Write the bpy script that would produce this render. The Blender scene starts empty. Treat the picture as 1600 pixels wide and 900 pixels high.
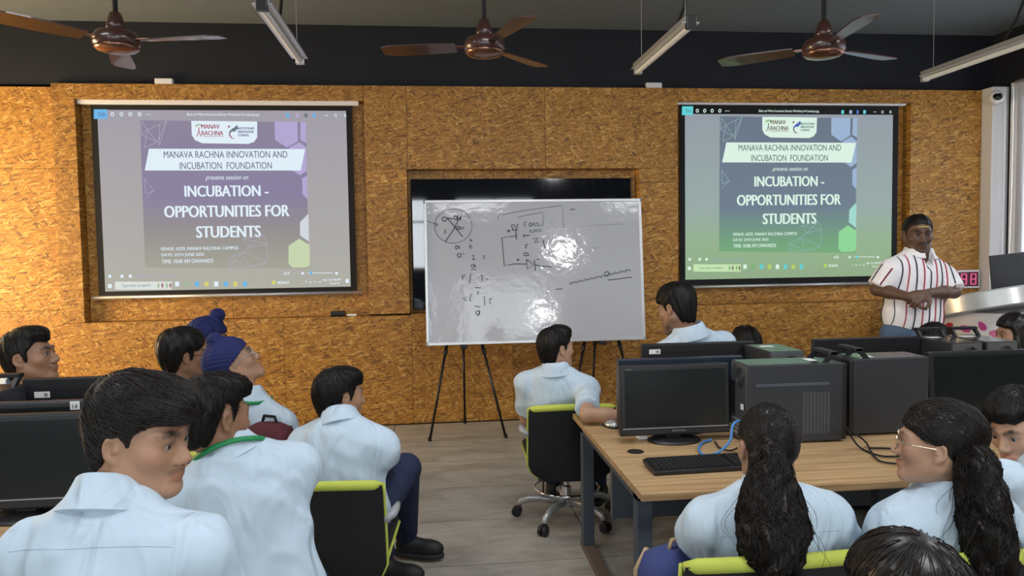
import bpy, math, random
import numpy as np
from mathutils import Matrix, Vector
random.seed(7); rng = np.random.default_rng(7)
sc = bpy.context.scene; col = sc.collection
R = math.radians
# ------------------------------------------------------------------ camera
FPX, CAMH = 1155.0, 1.6
yaw, pitch, roll = R(6.05), R(-3.07), math.atan(.0153)
fw = np.array([math.sin(yaw)*math.cos(pitch), math.cos(yaw)*math.cos(pitch), math.sin(pitch)])
rt0 = np.array([math.cos(yaw), -math.sin(yaw), 0]); up0 = np.cross(rt0, fw)
rt = rt0*math.cos(roll)-up0*math.sin(roll); up = up0*math.cos(roll)+rt0*math.sin(roll)
CAM = np.array([0, 0, CAMH])
cd = bpy.data.cameras.new('camera'); cam = bpy.data.objects.new('camera', cd); col.objects.link(cam)
cd.sensor_width = 36; cd.lens = 36*FPX/1600; cd.clip_start = .05
M4 = Matrix.Identity(4)
for i in range(3):
    M4[i][0] = rt[i]; M4[i][1] = up[i]; M4[i][2] = -fw[i]; M4[i][3] = CAM[i]
cam.matrix_world = M4; sc.camera = cam
# ------------------------------------------------------------------ world, lights, exposure
w = bpy.data.worlds.new('world'); sc.world = w; w.use_nodes = True
w.node_tree.nodes['Background'].inputs[0].default_value = (.75, .85, 1, 1)
w.node_tree.nodes['Background'].inputs[1].default_value = .30
vs = sc.view_settings; vs.view_transform = 'Standard'; vs.look = 'None'; vs.gamma = 1; vs.use_curve_mapping = False
vs.exposure = 0.0
def area(name, loc, rot, sx, sy, power, color):
    l = bpy.data.lights.new(name, 'AREA'); l.shape = 'RECTANGLE'; l.size = sx; l.size_y = sy; l.energy = power; l.color = color
    o = bpy.data.objects.new(name, l); col.objects.link(o); o.location = loc; o.rotation_euler = rot; return o
# daylight through the windows of the rear wall; left side, glare and overhead lights are added
for x in (-3.6, -1.0, 1.4): area('window_and_added_light', (x, -2.9, 1.95), (R(90), 0, 0), 1.7, 1.5, 46, (.86, .94, 1))
for x, z, a, b, e in ((2.75, 3.34, .26, .20, 32), (2.28, 2.05, .2, .2, 22)): area('glare_light', (x, -2.93, z), (R(90), 0, 0), a, b, e, (1, 1, 1))  # small bright lights added to give the whiteboard its glare spots
area('window_and_added_light', (-5.15, 5.5, 1.6), (0, R(-90), 0), 1.9, 1.6, 185, (1, .74, .42))  # warm light added inside the solid left wall, which has no window
for y, e in ((.4, 42), (2.9, 32)):
    for x in (-2.7, .6, 3.6): area('overhead_fill', (x, y, 3.55), (0, 0, 0), 1.2, .6, e, (.95, .97, 1))  # added overhead lights without fixtures, to brighten floor, wall and heads
area('window_and_added_light', (5.50, 4.74, 2.0), (0, R(90), 0), 1.9, 3.3, 260, (.9, .95, 1))   # daylight behind the blind of the right window
# ------------------------------------------------------------------ pixel helpers (used to measure places; everything has its own distance)
def ray(x, y): return fw+rt*(x-800)/FPX-up*(y-450)/FPX
def atY(x, y, Y): r = ray(x, y); return CAM+r*(Y/r[1])
def atZ(x, y, Z): r = ray(x, y); return CAM+r*((Z-CAMH)/r[2])
def atD(x, y, d): return CAM+ray(x, y)*d
# ------------------------------------------------------------------ materials
MATS = {}
def mat(name, c, rough=.6, metal=0, bump=None, var=0, vscale=8, emit=0, coat=0, spec=.5, alpha=1, trans=0):
    if name in MATS: return MATS[name]
    m = bpy.data.materials.new(name); m.use_nodes = True; nt = m.node_tree; b = nt.nodes['Principled BSDF']
    b.inputs['Base Color'].default_value = (*c, 1); b.inputs['Roughness'].default_value = rough; b.inputs['Metallic'].default_value = metal
    b.inputs['Specular IOR Level'].default_value = spec; b.inputs['Coat Weight'].default_value = coat
    b.inputs['Transmission Weight'].default_value = trans
    if emit: b.inputs['Emission Color'].default_value = (*c, 1); b.inputs['Emission Strength'].default_value = emit; 
    if var or bump:
        tc = nt.nodes.new('ShaderNodeTexCoord')
    if var:
        n = nt.nodes.new('ShaderNodeTexNoise'); n.inputs['Scale'].default_value = vscale; n.inputs['Detail'].default_value = 5
        nt.links.new(tc.outputs['Object'], n.inputs['Vector'])
        r = nt.nodes.new('ShaderNodeValToRGB')
        r.color_ramp.elements[0].position = .3; r.color_ramp.elements[1].position = .7
        r.color_ramp.elements[0].color = (*[v*(1-var) for v in c], 1); r.color_ramp.elements[1].color = (*[min(1, v*(1+var)) for v in c], 1)
        nt.links.new(n.outputs['Fac'], r.inputs[0]); nt.links.new(r.outputs[0], b.inputs['Base Color'])
    if bump:
        n = nt.nodes.new('ShaderNodeTexNoise'); n.inputs['Scale'].default_value = bump[0]; n.inputs['Detail'].default_value = 4
        nt.links.new(tc.outputs['Object'], n.inputs['Vector'])
        bp = nt.nodes.new('ShaderNodeBump'); bp.inputs['Strength'].default_value = bump[1]; bp.inputs['Distance'].default_value = bump[2] if len(bump) > 2 else .01
        nt.links.new(n.outputs['Fac'], bp.inputs['Height']); nt.links.new(bp.outputs[0], b.inputs['Normal'])
    MATS[name] = m; return m
def osb_mat():
    m = bpy.data.materials.new('osb_board'); m.use_nodes = True; nt = m.node_tree; b = nt.nodes['Principled BSDF']; N = nt.nodes.new; L = nt.links.new
    tc = N('ShaderNodeTexCoord'); oi = N('ShaderNodeObjectInfo')
    off = N('ShaderNodeVectorMath'); off.operation = 'MULTIPLY_ADD'; cmb = N('ShaderNodeCombineXYZ')
    for i in range(3): L(oi.outputs['Random'], cmb.inputs[i])
    off.inputs[1].default_value = (37, 11, 53); L(cmb.outputs[0], off.inputs[0]); L(tc.outputs['Object'], off.inputs[2])
    vals = []
    nz = N('ShaderNodeTexNoise'); nz.inputs['Scale'].default_value = 5; nz.inputs['Detail'].default_value = 2; L(off.outputs[0], nz.inputs['Vector'])
    wob = N('ShaderNodeVectorMath'); wob.operation = 'MULTIPLY_ADD'; wob.inputs[1].default_value = (.03, .03, .03); L(nz.outputs['Color'], wob.inputs[0]); L(off.outputs[0], wob.inputs[2])
    for ang, sx, sz in ((.35, 15, 62), (1.35, 19, 85), (-.7, 16, 75), (2.2, 24, 95), (.9, 17, 70), (-.2, 20, 90)):
        mp = N('ShaderNodeMapping'); mp.vector_type = 'TEXTURE'; mp.inputs['Rotation'].default_value = (0, ang, 0); mp.inputs['Scale'].default_value = (1/sx, .1, 1/sz)
        L(wob.outputs[0], mp.inputs['Vector'])
        v = N('ShaderNodeTexVoronoi'); v.inputs['Scale'].default_value = 1; L(mp.outputs[0], v.inputs['Vector'])
        s = N('ShaderNodeSeparateColor'); L(v.outputs['Color'], s.inputs[0]); vals.append((s.outputs[0], s.outputs[1]))
    cur = vals[0][0]
    for k in (1, 2, 3, 4, 5):                     # later layers show where their flake's second random is high
        st = N('ShaderNodeMath'); st.operation = 'GREATER_THAN'; st.inputs[1].default_value = .5; L(vals[k][1], st.inputs[0])
        mx = N('ShaderNodeMix'); mx.data_type = 'FLOAT'; L(st.outputs[0], mx.inputs[0]); L(cur, mx.inputs[2]); L(vals[k][0], mx.inputs[3]); cur = mx.outputs[0]
    gr = N('ShaderNodeTexNoise'); gr.inputs['Scale'].default_value = 90; gr.inputs['Detail'].default_value = 3; L(off.outputs[0], gr.inputs['Vector'])
    ad = N('ShaderNodeMath'); ad.operation = 'MULTIPLY_ADD'; ad.inputs[1].default_value = .5; L(gr.outputs['Fac'], ad.inputs[0])
    sb = N('ShaderNodeMath'); sb.operation = 'SUBTRACT'; sb.inputs[1].default_value = .25; L(cur, sb.inputs[0]); L(sb.outputs[0], ad.inputs[2])
    rp = N('ShaderNodeValToRGB'); e = rp.color_ramp.elements
    e[0].position = 0; e[0].color = (.13, .06, .016, 1); e[1].position = 1; e[1].color = (.70, .42, .12, 1)
    for p, c in ((.10, (.29, .125, .018)), (.45, (.43, .192, .027)), (.82, (.54, .265, .044))):
        q = e.new(p); q.color = (*c, 1)
    L(ad.outputs[0], rp.inputs[0])
    tint = N('ShaderNodeMapRange'); tint.inputs[3].default_value = .78; tint.inputs[4].default_value = 1.12; L(oi.outputs['Random'], tint.inputs[0])
    hs = N('ShaderNodeHueSaturation'); L(tint.outputs[0], hs.inputs['Value']); L(rp.outputs[0], hs.inputs['Color'])
    L(hs.outputs[0], b.inputs['Base Color']); b.inputs['Roughness'].default_value = .55
    bp = N('ShaderNodeBump'); bp.inputs['Strength'].default_value = .10; bp.inputs['Distance'].default_value = .002; L(ad.outputs[0], bp.inputs['Height']); L(bp.outputs[0], b.inputs['Normal'])
    return m
def wood_mat():
    m = bpy.data.materials.new('oak_laminate'); m.use_nodes = True; nt = m.node_tree; b = nt.nodes['Principled BSDF']; N = nt.nodes.new; L = nt.links.new
    tc = N('ShaderNodeTexCoord'); mp = N('ShaderNodeMapping'); mp.inputs['Scale'].default_value = (1.2, 26, 26); L(tc.outputs['Object'], mp.inputs[0])
    n = N('ShaderNodeTexNoise'); n.inputs['Scale'].default_value = 1.6; n.inputs['Detail'].default_value = 7; n.inputs['Roughness'].default_value = .65; L(mp.outputs[0], n.inputs['Vector'])
    r = N('ShaderNodeValToRGB'); e = r.color_ramp.elements; e[0].position = .3; e[0].color = (.30, .175, .075, 1); e[1].position = .72; e[1].color = (.60, .41, .215, 1)
    L(n.outputs['Fac'], r.inputs[0]); L(r.outputs[0], b.inputs['Base Color']); b.inputs['Roughness'].default_value = .42; return m
def tile_mat():
    m = bpy.data.materials.new('floor_tile'); m.use_nodes = True; nt = m.node_tree; b = nt.nodes['Principled BSDF']; N = nt.nodes.new; L = nt.links.new
    tc = N('ShaderNodeTexCoord'); oi = N('ShaderNodeObjectInfo'); mp = N('ShaderNodeMapping'); mp.inputs['Scale'].default_value = (1.3, 3, 1); L(tc.outputs['Object'], mp.inputs[0]); 
    L(oi.outputs['Location'], mp.inputs['Location'])
    n = N('ShaderNodeTexNoise'); n.inputs['Scale'].default_value = 1.6; n.inputs['Detail'].default_value = 9; n.inputs['Roughness'].default_value = .68; n.inputs['Distortion'].default_value = 1.2; L(mp.outputs[0], n.inputs['Vector'])
    r = N('ShaderNodeValToRGB'); e = r.color_ramp.elements; e[0].position = .32; e[0].color = (.26, .235, .195, 1); e[1].position = .72; e[1].color = (.52, .485, .42, 1)
    L(n.outputs['Fac'], r.inputs[0]); L(r.outputs[0], b.inputs['Base Color']); b.inputs['Roughness'].default_value = .38; return m
def tint_mat(name, rough=.5, bump=None, spec=.4):
    if name in MATS: return MATS[name]
    m = mat(name, (.5, .5, .5), rough, bump=bump, spec=spec); nt = m.node_tree
    a = nt.nodes.new('ShaderNodeAttribute'); a.attribute_name = 'tint'; nt.links.new(a.outputs['Color'], nt.nodes['Principled BSDF'].inputs['Base Color'])
    if name == 'skin': 
        nt.nodes['Principled BSDF'].inputs['Subsurface Weight'].default_value = .06; nt.nodes['Principled BSDF'].inputs['Subsurface Radius'].default_value = (.02, .008, .004)
    return m
OSB, WOOD, TILE = osb_mat(), wood_mat(), tile_mat()
NAVY = mat('navy_wall', (.0045, .0065, .0125), .7, var=.1); CEIL = mat('grey_ceiling', (.145, .17, .185), .9, var=.05)
WHITE = mat('white_paint', (.84, .84, .84), .6); BLACKP = mat('black_plastic', (.010, .010, .012), .45, bump=(400, .1, .001)); DARK = mat('charcoal_metal', (.030, .033, .038), .42, bump=(500, .08, .001))
NAVYP = mat('navy_plastic', (.014, .022, .038), .35); SCREEN = mat('screen_glass', (.010, .013, .013), .22); GREY = mat('grey_steel', (.065, .08, .10), .5)
SILVER = mat('silver_paint', (.50, .51, .52), .32, .55); CHROME = mat('chrome', (.75, .75, .76), .12, 1); FABRICB = mat('black_fabric', (.006, .006, .007), .9, bump=(300, .3, .002))
LIME = mat('lime_fabric', (.46, .52, .075), .75, bump=(250, .2, .002)); BLACKM = mat('matte_black', (.006, .006, .007), .8); BEZEL = mat('bezel_black', (.018, .019, .021), .35)
PAPER = mat('white_paper', (.78, .78, .76), .8); INK = mat('black_ink', (.01, .01, .012), .6); ALU = mat('aluminium', (.62, .63, .64), .35, .7)
# ------------------------------------------------------------------ object helpers
def tag(o, label=None, cat=None, group=None, kind=None):
    if label: o['label'] = label
    if cat: o['category'] = cat
    if group: o['group'] = group
    if kind: o['kind'] = kind
    return o
def empty(name, loc, rz=0, label=None, cat=None, group=None):
    o = bpy.data.objects.new(name, None); col.objects.link(o); o.location = loc; o.rotation_euler = (0, 0, rz); o.empty_display_size = .1
    return tag(o, label, cat, group)
def link(name, me, m=None, parent=None, smooth=False):
    if m is not None: me.materials.append(m)
    if smooth: me.shade_smooth()
    o = bpy.data.objects.new(name, me); col.objects.link(o); o.parent = parent; return o
class MB:
    def __init__(s): s.v = []; s.f = []
    def add(s, vs, fs):
        n = len(s.v); s.v += [tuple(float(c) for c in p) for p in vs]; s.f += [tuple(i+n for i in f) for f in fs]; return s
    def box(s, x0, x1, y0, y1, z0, z1, b=0):
        if b <= 0:
            vs = [(x, y, z) for x in (x0, x1) for y in (y0, y1) for z in (z0, z1)]
            return s.add(vs, [(0, 1, 3, 2), (4, 6, 7, 5), (0, 4, 5, 1), (2, 3, 7, 6), (0, 2, 6, 4), (1, 5, 7, 3)])
        import bmesh
        bm = bmesh.new(); bmesh.ops.create_cube(bm, size=1)
        for q in bm.verts: q.co = Vector(((x0+x1)/2+q.co.x*(x1-x0), (y0+y1)/2+q.co.y*(y1-y0), (z0+z1)/2+q.co.z*(z1-z0)))
        bmesh.ops.bevel(bm, geom=bm.edges[:], offset=b, segments=2, affect='EDGES', profile=.5)
        bm.verts.index_update(); s.add([q.co for q in bm.verts], [[q.index for q in f.verts] for f in bm.faces]); bm.free(); return s
    def tube(s, pts, r, n=8, caps=True, closed=False):
        P = [np.array(p, float) for p in pts]; m = len(P); rr = r if hasattr(r, '__len__') else [r]*m; vs = []; prev = None
        for i in range(m):
            t = P[(i+1) % m]-P[i-1] if closed else P[min(i+1, m-1)]-P[max(i-1, 0)]
            t = t/(np.linalg.norm(t)+1e-9)
            if prev is None: a = np.cross(t, (0, 0, 1)) if abs(t[2]) < .9 else np.cross(t, (1, 0, 0))
            else: a = prev-t*(prev@t)
            a = a/(np.linalg.norm(a)+1e-9); prev = a; c = np.cross(t, a)
            for k in range(n): q = 2*math.pi*k/n; vs.append(P[i]+rr[i]*(a*math.cos(q)+c*math.sin(q)))
        fs = [(i*n+k, i*n+(k+1) % n, ((i+1) % m)*n+(k+1) % n, ((i+1) % m)*n+k) for i in range(m if closed else m-1) for k in range(n)]
        if caps and not closed: fs += [tuple(range(n))[::-1], tuple((m-1)*n+k for k in range(n))]
        return s.add(vs, fs)
    def lathe(s, prof, n=24, c=(0, 0, 0), sx=1, sy=1):
        vs = [(c[0]+r*sx*math.cos(2*math.pi*k/n), c[1]+r*sy*math.sin(2*math.pi*k/n), c[2]+z) for r, z in prof for k in range(n)]
        m = len(prof); fs = [(i*n+k, i*n+(k+1) % n, (i+1)*n+(k+1) % n, (i+1)*n+k) for i in range(m-1) for k in range(n)]
        fs += [tuple(range(n))[::-1], tuple((m-1)*n+k for k in range(n))]
        return s.add(vs, fs)
    def prism(s, poly, fn, d0, d1):          # poly (u,v) -> fn(u,v,depth)
        n = len(poly); vs = [fn(u, v, d0) for u, v in poly]+[fn(u, v, d1) for u, v in poly]
        return s.add(vs, [tuple(range(n)), tuple(range(2*n-1, n-1, -1))]+[(k, k+n, (k+1) % n+n, (k+1) % n) for k in range(n)])
    def xf(s, M): s.v = [tuple(M @ Vector(p)) for p in s.v]; return s
    def build(s, name, m, parent=None, smooth=False, angle=None):
        me = bpy.data.meshes.new(name); me.from_pydata(s.v, [], s.f); me.update()
        o = link(name, me, m, parent, smooth)
        if smooth and angle: me.set_sharp_from_angle(angle=R(angle))
        return o
def text_mesh(body, w_=None, h_=None, depth=.001, bold=0, shear=0):
    cu = bpy.data.curves.new('t', 'FONT'); cu.body = body; cu.extrude = depth; cu.offset = 0; cu.shear = shear; cu.resolution_u = 3
    o = bpy.data.objects.new('t', cu); col.objects.link(o); dg = bpy.context.evaluated_depsgraph_get()
    me = bpy.data.meshes.new_from_object(o.evaluated_get(dg)); bpy.data.objects.remove(o)
    n = len(me.vertices); a = np.empty(n*3, np.float32); me.vertices.foreach_get('co', a); a = a.reshape(-1, 3)
    lo, hi = a.min(0), a.max(0); c = (lo+hi)/2; s = (hi-lo)
    a[:, 0] = (a[:, 0]-c[0])*(w_/s[0]); a[:, 1] = (a[:, 1]-c[1])*((h_/s[1]) if h_ else w_/s[0])
    me.vertices.foreach_set('co', a.ravel()); me.materials.clear(); me.update()
    if bold:                                  # heavier weight: strokes doubled sideways
        V = a.copy(); Fs = [tuple(q.vertices) for q in me.polygons]; sc_ = bold*(h_ or w_/6)*1.2; vs = []; fs = []
        for k, dx in enumerate((-1, 0, 1)): vs += [(p[0]+dx*sc_, p[1], p[2]) for p in V]; fs += [tuple(i+k*n for i in f) for f in Fs]
        m2 = bpy.data.meshes.new('lettering'); m2.from_pydata(vs, [], fs); m2.update(); bpy.data.meshes.remove(me); return m2
    return me
# text standing in the XZ plane facing -Y, centre at p
def wall_text(name, body, p, w_, h_, m, parent=None, bold=.02, shear=0, rz=0):
    me = text_mesh(body, w_, h_, bold=bold, shear=shear); o = link(name, me, m, parent); o.location = p; o.rotation_euler = (R(90), 0, rz); return o
def copy_tree(o, parent=None):
    c = o.copy(); col.objects.link(c); c.parent = parent
    for ch in list(o.children): copy_tree(ch, c)
    return c
# ================================================================== the room
WY = 6.8                                    # face of the OSB wall
XL, XR, YB, ZC = -5.2, 5.56, -3.0, 3.62
floor = MB().box(XL-.1, XR+.1, YB, WY+.3, -.1, -.006).build('floor', mat('grout', (.02, .018, .016), .9)); tag(floor, kind='structure')
tm = MB().box(-.5965, .5965, -.3065, .3065, -.008, 0).build('tile', TILE, floor); first = True
for j in range(16):
    for i in range(9):
        t = tm if first else tm.copy(); 
        if not first: col.objects.link(t)
        first = False; t.location = (-4.58+i*1.2+(.0 if j % 2 else .0), 6.46-j*.62, 0)
        if t.location.x < XL-.1 or t.location.y < YB: pass
ce = MB().box(XL-.1, XR+.1, YB, WY+.4, ZC, ZC+.1).build('ceiling', CEIL); tag(ce, kind='structure')
wf = MB().box(XL-.1, XR+.1, WY+.15, WY+.35, 0, ZC).build('wall_front', NAVY); tag(wf, kind='structure')
MB().box(XL, XR, WY+.06, WY+.149, 3.075, ZC-.001).build('upper_panel', NAVY, wf)
def panel(x0, x1, z0, z1, y0=WY, y1=WY+.148): MB().box(x0+.0015, x1-.0015, y0, y1, z0+.0015, z1-.0015).build('osb_panel', OSB, wf)
LR, MR, RR = (-3.04, -.59, 1.005, 2.94), (-.22, 1.93, 1.02, 2.33), (2.31, 4.64, 1.03, 2.945)
T = 3.075
for x0, x1 in ((-5.2, -4.3), (-4.3, -3.23)):
    for z0, z1 in ((0.002, 1.12), (1.12, 2.35), (2.35, 3.05)): panel(x0, x1, z0, z1, WY+.03)
panel(-3.23, -3.04, 1.005, 2.35); panel(-3.23, -3.04, 2.35, T)
panel(-3.04, -1.75, 2.94, T); panel(-1.75, -.59, 2.94, T)
panel(-.59, -.21, 2.33, T); panel(-.21, 1.05, 2.33, T); panel(1.05, 2.31, 2.33, T)
panel(-.59, -.22, 1.02, 2.2); panel(-.59, -.22, 2.2, 2.33); panel(1.93, 2.31, 1.03, 2.2); panel(1.93, 2.31, 2.2, 2.33)
panel(2.31, 3.5, 2.945, T); panel(3.5, 4.64, 2.945, T)
panel(4.64, 5.38, 2.1, T); panel(4.64, 5.38, 1.03, 2.1)
zb = {-3.23: 1.005, -2.2: 1.005, -1.35: 1.005, -.21: 1.02, .72: 1.02, 1.93: 1.03, 3.0: 1.03, 4.25: 1.03}
ks = sorted(zb)+[5.38]
for a, b in zip(ks, ks[1:]): panel(a, b, .002, zb[a])
for (x0, x1, z0, z1), n in ((LR, 2), (MR, 2), (RR, 2)):
    for k in range(n): panel(x0+(x1-x0)*k/n, x0+(x1-x0)*(k+1)/n, z0, z1, WY+.12, WY+.149)
# solid left wall, rear wall with its windows and lettering, right wall with blind
wl = MB().box(XL-.2, XL, YB, WY+.3, 0, ZC).build('wall_left', mat('cream_wall', (.45, .40, .33), .8)); tag(wl, kind='structure')
wb = MB().box(XL, XR, YB-.2, YB, 0, ZC).build('wall_back', mat('back_navy', (.012, .016, .035), .6)); tag(wb, kind='structure')
for k, x in enumerate((-3.6, -1.0, 1.4)):
    wn = MB().box(x-.9, x+.9, YB, YB+.03, 1.15, 2.75).build('window_%d' % (k+1), mat('window_frost', (.55, .6, .62), .4)); tag(wn, kind='structure')
    f = MB()
    for xx in (x-.9, x-.02, x+.86): f.box(xx, xx+.04, YB+.025, YB+.115, 1.15, 2.75)
    for zz in (1.15, 2.2, 2.71): f.box(x-.9, x+.9, YB+.025, YB+.115, zz, zz+.04)
    f.build('window_frame', ALU, wn)
SGN = mat('sign_letters', (.62, .64, .75), .6)
for s, z, x, w_ in (('INTEL', 3.44, 4.2, 1.05), ('INTELLIGENT', 3.03, 3.58, 2.35), ('SYSTEMS LAB', 2.62, 3.6, 2.4)):
    o = wall_text('sign_lettering', s, (x, YB+.01, z), w_, .24, SGN, wb, .02, rz=math.pi)
wr = MB().box(XR, XR+.2, YB, WY+.3, 0, ZC).box(XR-.02, XR, YB, WY+.06, 3.1, ZC).build('wall_right', NAVY); tag(wr, kind='structure')
MB().box(5.383, XR-.001, 6.66, WY+.149, 0, 3.085, .012).build('column', WHITE, wr)
MB().box(XR-.04, XR-.001, 1.2, 6.6, .9, 3.1).build('window_4', WHITE); tag(bpy.data.objects['window_4'], kind='structure')
def blind_mat():
    m = mat('blind_fabric', (.66, .67, .70), .8); nt = m.node_tree; b = nt.nodes['Principled BSDF']; t = nt.nodes.new('ShaderNodeBsdfTranslucent'); t.inputs[0].default_value = (.62, .63, .66, 1)
    x = nt.nodes.new('ShaderNodeMixShader'); x.inputs[0].default_value = .35; nt.links.new(b.outputs[0], x.inputs[1]); nt.links.new(t.outputs[0], x.inputs[2]); nt.links.new(x.outputs[0], nt.nodes['Material Output'].inputs[0]); return m
bl = empty('roller_blind', (XR-.045, 5.2, 3.06), 0, 'pale grey roller blind pulled down over the side window', 'blind')
m = MB(); n = 40
MB().box(-.028, -.022, -2.2, 1.28, -2.1, 0).build('blind_fabric', blind_mat(), bl)
MB().tube([(-.02, -2.25, .02), (-.02, 1.3, .02)], .028, 12).build('roller_tube', ALU, bl, True, 40)
MB().box(-.035, -.015, -2.2, 1.28, -2.13, -2.1).build('bottom_bar', ALU, bl)
MB().tube([(-.02, 1.34, .0), (-.015, 1.345, -1.0), (-.02, 1.36, -1.9), (-.03, 1.36, -2.0)], .006, 6).build('pull_chain', WHITE, bl)
# ================================================================== ceiling fixtures
FANB = mat('fan_brown', (.045, .016, .013), .30, coat=.4); FANC = mat('fan_copper', (.26, .13, .09), .22, .9)
def fan(px, py, d, label, a0):
    c = atD(px, py, d); o = empty('ceiling_fan', c, 0, label, 'ceiling fan', 'ceiling fans over the room')
    MB().tube([(0, 0, .06), (0, 0, ZC-c[2]-.05)], .014, 10).build('rod', BLACKM, o, True)
    MB().lathe([(.001, .16), (.03, .155), (.05, .09), (.052, .06)], 20).build('canopy', FANB, o, True)
    MB().lathe([(.055, .065), (.10, .05), (.122, .02), (.122, -.015), (.11, -.03)], 32).build('motor_housing', FANB, o, True, 40)
    MB().lathe([(.112, -.028), (.118, -.034), (.10, -.05), (.05, -.062), (.004, -.066)], 32).build('trim_ring', FANC, o, True)
    MB().lathe([(.02, ZC-c[2]-.10), (.065, ZC-c[2]-.05), (.07, ZC-c[2]-.001)], 20).build('ceiling_cup', FANB, o, True)
    for k in range(3):
        a = a0+k*2*math.pi/3; m = MB(); n = 9; vs = []
        for i in range(n):
            t = i/(n-1); r = .17+t*.45; wd = .048+.022*math.sin(min(1, t*1.3)*math.pi/2)-(.02 if i == n-1 else 0); tw = .22-.08*t
            for s, zz in ((-1, .004), (1, .004), (1, -.004), (-1, -.004)): vs.append((r, s*wd*math.cos(tw), s*wd*math.sin(tw)+zz))
        fs = [(i*4+q, i*4+(q+1) % 4, i*4+4+(q+1) % 4, i*4+4+q) for i in range(n-1) for q in range(4)]+[(0, 1, 2, 3), (n*4-1, n*4-2, n*4-3, n*4-4)]
        m.add(vs, fs).xf(Matrix.Rotation(a, 4, 'Z')); b = m.build('blade', FANB, o)
        MB().box(.09, .2, -.02, .02, .0, .008, .002).xf(Matrix.Rotation(a, 4, 'Z')).build('bracket', FANC, b)
fan(182, 65, 4.1, 'brown ceiling fan above the side of the room with lit orange wall', R(-12))
fan(757, 73, 4.4, 'brown ceiling fan above the whiteboard, between the two others', R(48))
fan(1287, 75, 4.4, 'brown ceiling fan above the projection screen nearest the blind', R(22))
TUBE = mat('tube_diffuser', (.85, .86, .86), .4)
def tube_light(px, py, Y0, Y1, label):
    Z = 2.95; p = atZ(px, py, Z); o = empty('tube_light', (p[0], (Y0+Y1)/2, Z), 0, label, 'light fixture', 'hanging tube lights'); l = (Y1-Y0)/2
    MB().box(-.04, .04, -l, l, .012, .05, .004).build('housing', mat('fixture_grey', (.28, .28, .27), .5), o)
    MB().box(-.055, .055, -l, l, .008, .014).build('reflector', ALU, o)
    MB().tube([(0, -l+.02, -.012), (0, l-.02, -.012)], .018, 12).build('tube', TUBE, o, True, 40)
    for s in (-1, 1):
        MB().box(-.03, .03, s*l-.02, s*l+.02, -.03, .05, .004).build('end_cap', BEZEL if s < 0 else ALU, o)
        MB().tube([(0, s*(l-.1), .05), (0, s*(l-.1), ZC-Z-.002)], .002, 5).build('suspension_wire', ALU, o)
    MB().tube([(.02, -.2, .05), (.06, -.3, .2), (.03, -.45, .4), (.05, -.5, ZC-Z-.002)], .010, 8).build('power_cable', BLACKM, o, True)
tube_light(476, 104, 4.25, 5.42, 'slim tube light hanging on wires beside the first fan')
tube_light(999, 108, 4.45, 5.62, 'slim tube light hanging between the middle fan and the fan by the blind')
tube_light(1484, 108, 4.6, 5.77, 'slim tube light hanging by the blinded window')
for px, py, lab in ((257, 127, 'small white junction box on the board ledge above the screen on the lit side'), (1021, 135, 'small white junction box on the board ledge above the blackboard recess')):
    p = atY(px, py, WY+.03); o = empty('junction_box', (p[0], WY+.03, T), 0, lab, 'junction box')
    MB().box(-.075, .075, -.028, .028, 0, .05, .006).build('box_body', WHITE, o); MB().tube([(-.07, .01, .02), (-.2, .02, .03), (-.33, .025, .006)], .006, 6).build('cable', BEZEL, o)
p = atY(1533, 146, 6.42); o = empty('security_camera', (5.37, 6.60, p[2]), 0, 'white dome security camera on the column top', 'camera')
MB().lathe([(.001, .0), (.05, .0), (.055, .03), (.05, .05)], 24).xf(Matrix.Translation((.055, 0, 0)) @ Matrix.Rotation(R(-90), 4, 'Y')).build('mount', WHITE, o, True, 40)
MB().lathe([(.001, .065), (.03, .06), (.055, .035), (.065, 0), (.055, -.035), (.03, -.06), (.001, -.065)], 24).xf(Matrix.Translation((-.02, -.02, 0))).build('ball', WHITE, o, True)
MB().lathe([(.04, 0), (.038, .01), (.001, .02)], 20).xf(Matrix.Translation((-.045, -.072, -.005)) @ Matrix.Rotation(R(62), 4, 'X') @ Matrix.Rotation(R(-25), 4, 'Y')).build('lens', SCREEN, o, True)
# ================================================================== projection screens
SY = WY+.055
def emis(name, c, s=1.0):
    if name in MATS: return MATS[name]
    m = bpy.data.materials.new(name); m.use_nodes = True; b = m.node_tree.nodes['Principled BSDF']
    b.inputs['Base Color'].default_value = (.03, .03, .03, 1); b.inputs['Roughness'].default_value = .9; b.inputs['Specular IOR Level'].default_value = 0
    b.inputs['Emission Color'].default_value = (*c, 1); b.inputs['Emission Strength'].default_value = s; MATS[name] = m; return m
def lin(r, g, b): return tuple(((v/255)/12.92 if v <= 10 else ((v/255+.055)/1.055)**2.4) for v in (r, g, b))
def slide_mat(name, stops, z0, z1):          # slide and cloth tones, the projector's glow put into the colour, top to bottom
    m = emis(name, (1, 1, 1)); nt = m.node_tree; b = nt.nodes['Principled BSDF']
    g = nt.nodes.new('ShaderNodeNewGeometry'); s = nt.nodes.new('ShaderNodeSeparateXYZ'); mr = nt.nodes.new('ShaderNodeMapRange'); r = nt.nodes.new('ShaderNodeValToRGB')
    nt.links.new(g.outputs['Position'], s.inputs[0]); nt.links.new(s.outputs['Z'], mr.inputs[0]); mr.inputs[1].default_value = z0; mr.inputs[2].default_value = z1
    nt.links.new(mr.outputs[0], r.inputs[0]); e = r.color_ramp.elements
    e[0].position = stops[0][0]; e[0].color = (*lin(*stops[0][1]), 1); e[1].position = stops[-1][0]; e[1].color = (*lin(*stops[-1][1]), 1)
    for p, c in stops[1:-1]: q = e.new(p); q.color = (*lin(*c), 1)
    nt.links.new(r.outputs[0], b.inputs['Emission Color']); return m
def xz(px, py): q = atY(px, py, SY); return q[0], q[2]
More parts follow.
